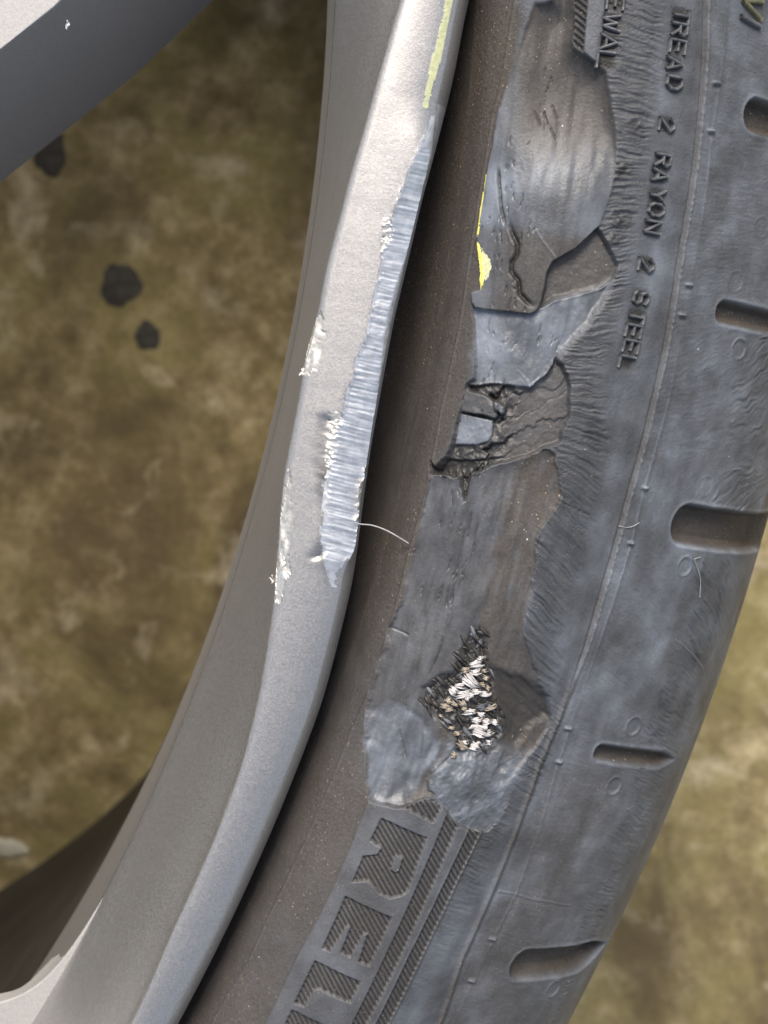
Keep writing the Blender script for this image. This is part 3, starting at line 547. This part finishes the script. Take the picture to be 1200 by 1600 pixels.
# the rest of the ring, outside the photographed stretch, is plain
def ring(profile, u_from, u_to, n):
    A = np.linspace(u_from, u_to, n)/278.0
    pr = np.array(profile, float)
    G = np.stack([pr[None,:,0]*np.cos(A)[:,None], pr[None,:,0]*np.sin(A)[:,None], np.broadcast_to(pr[None,:,1], (n, len(pr)))], -1)
    i = np.arange(n*len(pr)).reshape(n, len(pr))
    Q = np.stack([i[:-1,:-1], i[1:,:-1], i[1:,1:], i[:-1,1:]], -1).reshape(-1, 4)
    return G.reshape(-1, 3), Q
full = 2*math.pi*278
tyre_q = QD[QR == 0]
tyre = grid_part(tyre_q, 'tyre', RUB, wheel)
tyre['label'] = 'low profile black tyre with torn and scuffed sidewall'
vd = np.interp(np.linspace(0, V0+ST, 8), PS, PR[:,0]), np.interp(np.linspace(0, V0+ST, 8), PS, PR[:,1])
vt = np.linspace(vv[-1], PS[-1], 10)
tread = list(zip(np.interp(vt, PS, PR[:,0]), np.interp(vt, PS, PR[:,1]))) + [(322.5,-90),(322.5,-170),(321,-205),(317,-228),(308,-240),(292,-249),(278,-249),(262,-238),(250,-232)]
bead_p = list(zip(*vd))
sideP = list(zip(np.interp(np.linspace(0, vv[-1], 40), PS, PR[:,0]), np.interp(np.linspace(0, vv[-1], 40), PS, PR[:,1])))
def merge(parts):
    Vs, Qs, b = [], [], 0
    for v, q_ in parts: Vs.append(v); Qs.append(q_+b); b += len(v)
    return np.concatenate(Vs), np.concatenate(Qs)
MV, MQ = merge([ring(tread, 0, full, 500), ring(bead_p, U0, U1, 120), ring(sideP, uu[-1], full+U0, 420)])
wr = np.tile(np.array([[.15, .3, .1, 0]], np.float32), (len(MV), 1))
mesh_obj('tyre_tread', MV, MQ, RUB, tyre, True, None, wr)
for i in range(1, len(RN)):
    q = QD[QR == i]
    if len(q) < 6: continue
    mt = YEL if RN[i] == 'paint_streak' else YEL2 if RN[i] == 'paint_smear' else RUB
    grid_part(q, RN[i], mt, tyre)
def hat(u, v):
    return H[int(np.clip(round((u-U0)/ST), 0, nu-1)), int(np.clip(round((v-V0)/ST), 0, nv-1))]
# ---- moulded letters: narrow ridges
GL = {'T': [[(0,1),(1,1)],[(.5,1),(.5,0)]], 'R': [[(0,0),(0,1),(.75,1),(.95,.78),(.75,.52),(0,.52)],[(.45,.52),(1,0)]], 'E': [[(1,1),(0,1),(0,0),(1,0)],[(0,.52),(.8,.52)]],
 'A': [[(0,0),(.5,1),(1,0)],[(.2,.38),(.8,.38)]], 'D': [[(0,0),(0,1),(.65,1),(1,.7),(1,.3),(.65,0),(0,0)]], '2': [[(0,.75),(.25,1),(.75,1),(1,.75),(0,0),(1,0)]],
 'Y': [[(0,1),(.5,.5),(1,1)],[(.5,.5),(.5,0)]], 'O': [[(.3,0),(0,.3),(0,.7),(.3,1),(.7,1),(1,.7),(1,.3),(.7,0),(.3,0)]], 'N': [[(0,0),(0,1),(1,0),(1,1)]],
 'S': [[(0,.15),(.3,0),(.8,0),(1,.25),(.8,.5),(.2,.5),(0,.75),(.2,1),(.7,1),(1,.85)]], 'L': [[(0,1),(0,0),(1,0)]], 'W': [[(0,1),(.25,0),(.5,.8),(.75,0),(1,1)]],
 'V': [[(0,1),(.5,0),(1,1)]], 'I': [[(.5,1),(.5,0)]]}
def letter(ch, cu, cv, W, Hh, hgt, wid, material, lab=None, slant=0):
    mb = MB()
    base = float(np.median([hat(cu+a, cv+b) for a in (-W*.7, 0, W*.7) for b in (-Hh*.6, 0, Hh*.6)]))
    for st in GL[ch]:
        pts = [(cu-(x-.5)*W-slant*(y-.5), cv+(y-.5)*Hh) for x, y in st]
        for (a, b) in zip(pts[:-1], pts[1:]):
            dx, dy = b[0]-a[0], b[1]-a[1]; l = math.hypot(dx, dy); dx /= l; dy /= l; n_ = max(2, int(l/.4)+1)
            a = (a[0]-dx*wid*.4, a[1]-dy*wid*.4); b = (b[0]+dx*wid*.4, b[1]+dy*wid*.4)
            rows = []
            for i in range(n_+1):
                t = i/n_; cu_, cv_ = a[0]+(b[0]-a[0])*t, a[1]+(b[1]-a[1])*t
                row = []
                for off, hh in ((-.75, -.35), (-.5, hgt*.8), (-.25, hgt), (.25, hgt), (.5, hgt*.8), (.75, -.35)):
                    row.append(surf(np.float64(cu_-dy*off*wid), np.float64(cv_+dx*off*wid), base+hh*(1 if 0 < i < n_ or hh < 0 else .8)))
                rows.append(row)
            Vv = [p for r in rows for p in r]; k = 6; Fc = []
            for i in range(n_): Fc += [(i*k+j, i*k+j+1, (i+1)*k+j+1, (i+1)*k+j) for j in range(k-1)]
            Fc += [tuple(range(k)), tuple(n_*k+j for j in range(k))[::-1]]
            mb.add(Vv, Fc)
    o = mb.build('raised_letter', material, tyre)
    if lab: o['label'] = lab
    return o
me_attr = RUBL = plain('letter_rubber', (.045, .046, .048), (.12, .125, .135), .45, 0, 900)
for ch, a, b in F['letters']: letter(ch, a, b, 1.12, 1.85, .42, .26, RUBL)
for ch, a, b in F['letters2']: letter(ch, a, b, 1.45, 1.7, .36, .26, RUBL)
for ch, a, b in F['letters3']: letter(ch, a, b, 1.6, 2.6, .5, .42, plain('yellowed_letter', (.06, .06, .04), (.15, .145, .075), .5, 0, 900) if ch == 'V' else RUBL, slant=.5)
# ---- frayed cord tufts in the hole
def tuft(cu, cv, L_, W_, ang, kind):
    mb = MB(); base = hat(cu, cv); L_ *= 1.35; W_ *= 1.15
    n_ = max(6, int(W_/.045)); z0_ = max(base, -1.25)-.24
    ca, sa = math.cos(ang), math.sin(ang)       # along = across the sidewall
    fan = random.uniform(.1, .7); root = random.choice((0, 1))
    for i in range(n_):
        k = i/(n_-1)-.5; l = L_*random.uniform(.55, 1.1); s0 = random.gauss(0, L_*.06); bend = random.gauss(0, .22)
        zz = random.uniform(.1, .5); pts = []; rd = []
        for t in (0, .25, .5, .75, 1):
            sp_ = (1-fan)+fan*(t if root else 1-t)*1.6
            al = (t-.5)*l+s0; ac = k*W_*sp_+bend*(t-.5)**2*l
            pts.append(surf(np.float64(cu+al*sa+ac*ca), np.float64(cv+al*ca-ac*sa), z0_+zz+.45*math.sin(math.pi*(.1+.8*t))-.25*abs(k)))
            rd.append((.028, .048, .052, .040, .012)[int(t*4)]*random.uniform(.8, 1.35))
        tube(mb, pts, rd, 5)
    return mb.build('cord_tuft' if kind < 2 else 'rubber_flake', (CORDT, CORDW, CORDG)[kind], tyre)
for t in F['tufts']: tuft(*t[:5], int(t[5]))
cp = np.array(F['cord'])
for k in range(190):                        # torn rubber shards lying across the hole
    cu = random.uniform(cp[:,0].min(), cp[:,0].max()); cv = random.uniform(cp[:,1].min(), cp[:,1].max())
    if sdf(F['cord'], np.array([cu]), np.array([cv]))[0] < -.35: continue
    mb = MB(); base = max(hat(cu, cv), -1.35); a = random.gauss(-.50, .16); l = random.uniform(.9, 2.3); wd = random.uniform(.13, .30)
    rows = []; n_ = 6
    for i in range(n_+1):
        t = i/n_; w_ = wd*math.sin(math.pi*min(1, .12+.95*t))**.7*random.uniform(.8, 1.15); mu = cu+math.sin(a)*l*(t-.5)+.15*math.sin(3*t+k); mv = cv+math.cos(a)*l*(t-.5)
        hz = base+.02+.28*math.sin(math.pi*(.1+.75*t))
        for o_, hh in ((-1, -.20), (-.5, -.02), (0, .03), (.6, .0), (1, -.20)):
            rows.append(surf(np.float64(mu+o_*w_*math.cos(a)), np.float64(mv-o_*w_*math.sin(a)), hz+hh))
    Fc = [(i*5+j, i*5+j+1, (i+1)*5+j+1, (i+1)*5+j) for i in range(n_) for j in range(4)]+[tuple(range(5)), tuple(n_*5+j for j in range(5))[::-1]]
    mb.add(rows, Fc); mb.build('rubber_flake', random.choice((CORDD, CORDD, CORDD, CORDD, CORDG)), tyre)

# ------------------------------------------------------------ alloy rim
RP = chaikin([(262,-16),(268,-13),(272.4,-9),(273.9,-5),(274.1,-1.6),(273.85,-.1),(273.2,1.0),(272.2,1.7),(271,2.1),(269.9,2.25),(269.25,2.15),(268.95,1.7),(268.5,.7),(265.0,-4.2),(261.5,-10),(259.1,-13.6),(258.7,-14.6)], 2)
RS = np.r_[0, np.cumsum(np.hypot(*np.diff(RP, axis=0).T))]
RST = .11
ru = np.arange(-92, 56, .12); rw = np.arange(0, RS[-1], RST)
RU, RW = np.meshgrid(ru, rw, indexing='ij')
r0 = np.interp(RW, RS, RP[:,0]); z0 = np.interp(RW, RS, RP[:,1])
def soften(x):                              # the bent lip runs in one sweep, without kinks
    k = np.exp(-(np.arange(-50, 51)*.12/2.6)**2); k /= k.sum(); line = np.pad(x[:, 0], 50, mode='edge')
    return np.repeat(np.convolve(line, k, 'valid')[:, None], x.shape[1], 1)
lo_ = [p for p in F['lip_out'] if p[0] > -30]+[(-40.0, 273.95), (-100.0, 273.95)]
do = soften(tab(lo_, RU)-274.0); di = soften(tab(F['lip_in'], RU)-269.0)
fade = sstep(RU, -92, -78)*(1-sstep(RU, 44, 55)); do = do*fade; di = di*fade
wt = np.clip((r0-269)/(273.2-269), 0, 1)
top = np.where(r0 >= 269, do*wt+di*(1-wt), di*np.clip((r0-259)/(269-259), 0, 1))
r = r0+top; z = z0+0
a_ = fbm(RU*.5, RW*.5, 3, 101); b_ = fbm(RU*2.2, RW*2.2, 3, 102); c_ = fbm(RU*6, RW*6, 2, 103)
z += .014*a_*(RW > 8)
# trough pressed in beside the ground edge
dd, al = pdist(F['dent'], RU, r, 2.0); topm = (z0 > 1.2)
dn = np.exp(-((dd+.25*a_)/.50)**2)*topm*(.55+.8*np.clip(a_+.3, 0, 1)); z -= .42*dn
# ground facet
RP2 = chaikin([(262,-16),(268,-13),(272.4,-9),(273.9,-5),(274.1,-2.2),(274.15,-.6),(274.1,.9),(273.95,1.75),(273.3,2.1),(270.5,2.2),(269.25,2.1),(268.95,1.7),(268.5,.7),(265.0,-4.2),(261.5,-10),(259.1,-13.6),(258.7,-14.6)], 2)
sharp = sstep(RU, -25.5, -21.0)*(1-sstep(RU, 20.0, 27.0))*(r0 > 269.6)
r0b = np.interp(RW, RS, RP2[:,0]); z0b = np.interp(RW, RS, RP2[:,1])
r = r+(r0b-r0)*sharp; z = z+(z0b-z0)*sharp
rf = tab(F['facet_in'], RU)+.10*vnoise(RU*2.0, RU*0, 104)+.05*vnoise(RU*6.0, RU*0, 105)
inu = sstep(RU, -27.2, -25.8)*(1-sstep(RU, 24.5, 27.5))
dep = r-rf
stri = .5*vnoise(RU*5.6+.25*r, r*.25, 106)+.5*vnoise(RU*9.5+.5*r, r*.5, 107)+.45*vnoise(RU*1.6, r*.2, 108)+.15*c_
outer = RW < RS[np.argmin(np.abs(RP[:,0]-269.9)+np.abs(RP[:,1]-2.2)*3)]+.6
facm = (dep > 0) & (dep < .25+3.4*sstep(RU, -27.0, -21.0)+.35*b_) & (inu > .3) & outer & (z0 > -2.5)
zf = 1.95-(.30+.45*sstep(RU, 4, 22))*dep-.03*dep*dep+.09*stri*sstep(dep, 0, .3)
z = np.where(facm, np.minimum(z, zf)*inu+z*(1-inu), z)
edge = np.exp(-((dep+.05)/.16)**2)*(inu > .5)*outer*(z0 > 0)
z += .05*edge*(.4+a_*1.6)
# torn bare metal on the inner edge
TH = RU
bi = np.maximum(sdf(F['bare_in'], TH, r), sdf(F['bare_in2'], TH, r)); inner = (RW > RS[np.argmin(np.abs(RP[:,0]-269.9)+np.abs(RP[:,1]-2.2)*3)]-1.0) & (z0 > -1.5)
ci = np.maximum(sdf(F['chip1'], TH, r), sdf(F['chip2'], TH, r)); cm = (ci+.22*b_+.10*c_ > 0) & (z0 > 1.0)
z = np.where(cm, z+.02+.14*np.abs(b_)+.10*c_, z)
bm = ((bi+.12*b_ > 0) & inner) | cm
z = np.where(bm, z-.12+.16*vnoise(RU*.7, RW*3.2, 110)+.05*b_, z)
rimwear = np.zeros(RU.shape+(4,)); rimwear[..., 3] = 1
lipn = np.exp(-((RW-RS[np.argmin(np.abs(RP[:,0]-268.95)+np.abs(RP[:,1]-1.7)*3)])/.12)**2)
rimwear[..., 0] = np.clip(1.0*bm+.35*edge*np.clip(a_*2, 0, 1)+.55*lipn*(a_ > .12)*(np.abs(RU+10) < 45), 0, 1)
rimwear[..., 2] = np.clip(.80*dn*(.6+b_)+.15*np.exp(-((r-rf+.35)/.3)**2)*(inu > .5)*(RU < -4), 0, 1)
RREG = np.zeros(RU.shape, int)
RREG[facm & (inu > .45)] = 1; RREG[bm] = 3
dy, ay = pdist(F['yellow_r'], RU, r, 2.0)
ym = (dy+.10*b_+.05*c_ +.12*a_ < .55*np.clip(1.05-ay*.5, .3, 1)) & topm & (RREG == 0)
RREG[ym] = 2; z += .03*ym
RPt = np.stack([r*np.cos(RU/278), r*np.sin(RU/278), z], -1)
rn, rm = RU.shape; ri = np.arange(rn*rm).reshape(rn, rm)
RQ = np.stack([ri[:-1,:-1], ri[1:,:-1], ri[1:,1:], ri[:-1,1:]], -1).reshape(-1, 4)
tu = np.gradient(RPt, axis=0); tv = np.gradient(RPt, axis=1); rnn = np.cross(tu, tv); rnn /= np.linalg.norm(rnn, axis=-1, keepdims=True)+1e-12
if rnn[:, rm//2, 2].mean() < 0: rnn = -rnn
_a = RPt.reshape(-1, 3)[RQ[rm//2]]
if np.dot(np.cross(_a[1]-_a[0], _a[2]-_a[1]), rnn.reshape(-1, 3)[RQ[rm//2][0]]) < 0: RQ = RQ[:, ::-1]
RR = RREG[:-1,:-1].ravel(); RPF, RNF, RWF = RPt.reshape(-1, 3), rnn.reshape(-1, 3), rimwear.reshape(-1, 4)
def rim_part(q, name, material, parent):
    u_, inv = np.unique(q.ravel(), return_inverse=True)
    return mesh_obj(name, RPF[u_], inv.reshape(-1, 4), material, parent, True, RNF[u_], RWF[u_])
rim = rim_part(RQ[RR == 0], 'alloy_rim', PAINT, wheel)
rim['label'] = 'silver painted rim lip bent inward and scraped to bare metal'
rim_part(RQ[RR == 1], 'ground_edge', CUT, rim)
if (RR == 2).any(): rim_part(RQ[RR == 2], 'paint_streak', YEL2, rim)
rim_part(RQ[RR == 3], 'bare_metal_patch', PAINT, rim)
rpl = [tuple(p) for p in RP[::2]]
MV, MQ = ring(rpl, ru[-1], full-92, 420)
mesh_obj('rim_lip', MV, MQ, PAINT, rim, True, None, np.tile(np.array([[0, 0, 0, 1.]]), (len(MV), 1)))
# barrel behind the face: inner cone and outer skin
up_p = chaikin([(258.7,-14.6),(258.0,-16.5),(257.0,-22),(255.6,-31),(254.6,-40)], 2)
MV, MQ = ring([tuple(p) for p in up_p], 0, full, 720)
mesh_obj('window_wall', MV, MQ[:, ::-1], PAINT, rim, True, None, np.tile(np.array([[0, 0, 0, 1.]]), (len(MV), 1)))
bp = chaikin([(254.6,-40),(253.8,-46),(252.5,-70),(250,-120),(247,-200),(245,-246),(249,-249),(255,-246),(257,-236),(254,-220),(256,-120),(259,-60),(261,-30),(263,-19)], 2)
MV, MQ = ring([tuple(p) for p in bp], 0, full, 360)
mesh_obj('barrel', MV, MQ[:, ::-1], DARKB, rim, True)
# slanted spokes
def arc(r_, a0, a1, n_): return [(r_*math.cos(math.radians(a0+(a1-a0)*i/n_)), r_*math.sin(math.radians(a0+(a1-a0)*i/n_))) for i in range(n_+1)]
def fillet(P_, rad, n_=6):
    out = []
    for i, (p, rr) in enumerate(zip(P_, rad)):
        if not rr: out.append(p); continue
        a, b = Vector(P_[i-1]), Vector(P_[(i+1) % len(P_)]); p = Vector(p)
        d1 = (a-p).normalized(); d2 = (b-p).normalized(); h = math.acos(max(-1, min(1, d1.dot(d2))))/2
        t = min(rr/math.tan(h), .48*(a-p).length, .48*(b-p).length)
        s0, s1 = p+d1*t, p+d2*t
        for k in range(n_+1):
            q_ = k/n_; out.append(tuple((1-q_)**2*s0+2*q_*(1-q_)*p+q_*q_*s1))
    return out
def outline():
    # leading edge from the hub out to the rim, the stretch along the rim, trailing edge back to the hub
    lead = [(66, -22), (120, -21), (168, -13), (195, -4), (211, 11.7), (227, 29.3), (246.5, 55.4), (252, 66)]
    trail = [(r_*math.cos(math.radians(a)), r_*math.sin(math.radians(a))) for r_, a in ((259.6, 38), (258.8, 35), (258.2, 33.2), (256.7, 31.9), (253, 30.9), (246, 30.1), (228, 29.0), (188, 23), (140, 15), (68, 15))]
    return chaikin(lead[:5], 2).tolist()[:-1]+lead[4:]+arc(261.5, 16.0, 38.0, 10)[1:]+chaikin(trail, 3).tolist()
OUT = outline()
def ztop(r_): return float(np.interp(r_, [60, 150, 200, 232, 250, 262], [-14, -6, -5, -6.5, -12.5, -14.8]))
def spoke(angle):
    ca, sa = math.cos(angle), math.sin(angle); n_ = len(OUT); V_ = []
    Pn = [Vector(p) for p in OUT]; nrm = []
    for i in range(n_):
        t = (Pn[(i+1) % n_]-Pn[i-1]).normalized(); nrm.append(Vector((t.y, -t.x)))
    area = sum(Pn[i-1].x*Pn[i].y-Pn[i].x*Pn[i-1].y for i in range(n_))
    if area > 0: nrm = [-q_ for q_ in nrm]      # towards the inside
    for off, dz, flat in ((-.4, -36, 1), (0.05, -3.0, 0), (0.0, -.22, 0), (.06, -.06, 0), (.24, 0, 0)):
        for p, q_ in zip(Pn, nrm):
            a = p+q_*(off if not (flat and p.y > p.x*.30) else 8.0*min(1, max(0, (256-p.length)/4))); r_ = p.length
            zz = (-23.5 if p.y > p.x*.36 else -40) if flat else ztop(r_)+dz
            V_.append((a.x*ca-a.y*sa, a.x*sa+a.y*ca, zz))
    Fc = []
    for k in range(4): Fc += [(k*n_+i, k*n_+(i+1) % n_, (k+1)*n_+(i+1) % n_, (k+1)*n_+i) for i in range(n_)]
    top = [4*n_+i for i in range(n_)]
    from mathutils.geometry import tessellate_polygon
    tri = tessellate_polygon([[Vector((p.x+q_.x, p.y+q_.y, 0)) for p, q_ in zip(Pn, nrm)]])
    Fc += [tuple(top[i] for i in t) for t in tri]+[tuple(t)[::-1] for t in tri]; ntop = len(V_)-n_
    me_ = mesh_obj('spoke', V_, Fc, SPOKE, rim, False, None, np.tile(np.array([[0, 0, 0, 1.]]), (len(V_), 1)))
    import bmesh
    bm_ = bmesh.new(); bm_.from_mesh(me_.data); bmesh.ops.recalc_face_normals(bm_, faces=bm_.faces)
    def skin(): return [f for f in bm_.faces if abs(f.normal.z) > .6 and f.calc_center_median().z > -22*MM]
    for _ in range(4):                      # a finer skin so that the face follows its gentle crown
        ed = [e for e in {e for f in skin() for e in f.edges} if e.calc_length() > 7*MM]
        if not ed: break
        bmesh.ops.subdivide_edges(bm_, edges=ed, cuts=1); bm_.normal_update()
        bmesh.ops.triangulate(bm_, faces=skin()); bm_.normal_update()
    for v in {v for f in skin() for v in f.verts}: v.co.z = ztop(math.hypot(v.co.x, v.co.y)/MM)*MM
    for f in skin(): f.smooth = True
    bm_.to_mesh(me_.data); bm_.free()
    return me_
sp = spoke(0.0)
for k in range(1, 7):
    o = sp.copy(); COL.objects.link(o); o.parent = rim; o.rotation_euler = (0, 0, k*2*math.pi/7)
hubp = chaikin([(0.5,-10),(24,-10),(28,-12),(31,-16),(62,-15),(74,-16),(78,-20),(78,-44),(40,-48),(0.5,-48)], 2)
MV, MQ = ring([tuple(p) for p in hubp], 0, full, 64)
mesh_obj('hub', MV, MQ, PAINT, rim, True, None, np.tile(np.array([[0, 0, 0, 1.]]), (len(MV), 1)))
# torn burrs of bare metal along the rim
def flake(mb, c, l, wd, h, a):
    n_ = 7; ca, sa = math.cos(a), math.sin(a); V_ = []
    for i in range(n_):
        t = i*2*math.pi/n_; k = random.uniform(.35, 1.25); x = math.cos(t)*l*k; y = math.sin(t)*wd*k
        V_.append((c[0]+x*ca-y*sa, c[1]+x*sa+y*ca, c[2]+random.uniform(-.4, .1)*h))
    V_.append((c[0]+random.gauss(0, wd*.3), c[1]+random.gauss(0, l*.3), c[2]+h)); V_.append((c[0], c[1], c[2]-h*.7))
    mb.add(V_, [(i, (i+1) % n_, n_) for i in range(n_)]+[((i+1) % n_, i, n_+1) for i in range(n_)])
def rim_z(u_, r_):
    i = int(np.clip(round((u_+92)/.12), 0, rn-1)); row = np.where(z0[i] > .0)[0]
    j = row[np.argmin(np.abs(r[i, row]-r_))]; return z[i, j]
for k, (u_, r_) in enumerate(F['burrs']):
    mb = MB(); x, y = r_*math.cos(u_/278), r_*math.sin(u_/278)
    zt = rim_z(u_, r_) if r_ > 240 else ztop(r_)-.1
    size, cnt = {0: (.34, 5), 1: (.34, 5), 2: (.34, 4), 3: (.40, 5), 4: (.16, 3), 5: (.22, 3), 6: (.20, 3), 7: (.34, 6), 8: (.22, 4)}.get(k, (.26, 8))
    for j in range(cnt):
        du = random.gauss(0, size*(1.7 if k in (0, 1, 2, 7) else .7)); dr = random.gauss(0, size*.55)
        l = size*random.uniform(.5, 1.1)
        flake(mb, (x+dr, y+du, zt+random.uniform(0, .12)), l, l*random.uniform(.35, .8), random.uniform(.05, .14), random.gauss(1.45, .5))
    mb.build('metal_burr', BUR, rim, False)
# ------------------------------------------------------------ loose things
def fibre(pts, rad, label):
    mb = MB(); P_ = chaikin(pts, 3); c = P_[0]
    tube(mb, [tuple(p) for p in P_], rad, 6); o = mb.build('stray_fibre', HAIR)
    return tag(o, label, 'fibre', 'stray fibres caught on the wheel')
f0 = F['fiber']
p0, p1, p2, p3 = [Vector(p) for p in f0]
fibre([(p0.x-.2, p0.y, 1.0), (p0.x+.4, p0.y-.1, .7), (p1.x, p1.y, .3), (p2.x, p2.y, .0), (p2.x+2.4, p2.y-.9, -.2)], .08, 'thick pale fibre bridging the dark gap from rim edge to tyre')
def on(u_, v_, h=.15): return tuple(surf(np.float64(u_), np.float64(v_), hat(u_, v_)+h))
def fib_uv(L_, rad, label): return fibre([on(*q_) for q_ in L_], rad, label)
fib_uv(F['fib1'], .045, 'fine curled white hair below the largest shoulder slot')
fib_uv(F['fib2'], .045, 'short white hair lying across the ridge of the tyre sidewall')
fib_uv(F['fib3'], .022, 'white hair on the tyre shoulder above the narrow slot')
def lump(name, c, rx, ry, h, material, seed):
    n_, m_ = 40, 7; V_ = []; Fc = []
    for j in range(m_):
        t = j/(m_-1)*math.pi/2
        for i in range(n_):
            a = i*2*math.pi/n_; k = 1+.07*math.sin(2*a+seed)+.07*math.sin(3*a+seed)+.05*math.sin(5*a+2*seed)+.03*math.sin(9*a+seed)+.03*random.uniform(-1, 1)
            V_.append((rx*k*math.cos(a)*math.cos(t), ry*k*math.sin(a)*math.cos(t), h*math.sin(t)-.08+.05*h*random.uniform(-1, 1)))
    for j in range(m_-1): Fc += [(j*n_+i, j*n_+(i+1) % n_, (j+1)*n_+(i+1) % n_, (j+1)*n_+i) for i in range(n_)]
    o = mesh_obj(name, V_, Fc, material); o.location = (c[0]*MM, c[1]*MM, (fz+.06)*MM); return o
fp = F['floorpts']
tag(lump('tar_spot', fp[0], 5.6, 6.6, .45, TAR, 1), 'largest flat black tar spot on the floor in the wheel opening', 'tar spot', 'black tar spots on the floor')
tag(lump('tar_spot', fp[1], 3.6, 4.4, .45, TAR, 2.3), 'small flat black tar spot on the floor, nearest the rim', 'tar spot', 'black tar spots on the floor')
tag(lump('tar_spot', fp[2], 5.0, 6.0, .45, TAR, 4), 'flat black tar spot on the floor beside the upper spoke edge', 'tar spot', 'black tar spots on the floor')
tag(lump('floor_speck', fp[3], 6.0, 3.2, 1.6, PALE, .6), 'small pale speck on the dark floor at the lower left edge', 'stone chip')  # low pale speck lying on the floor
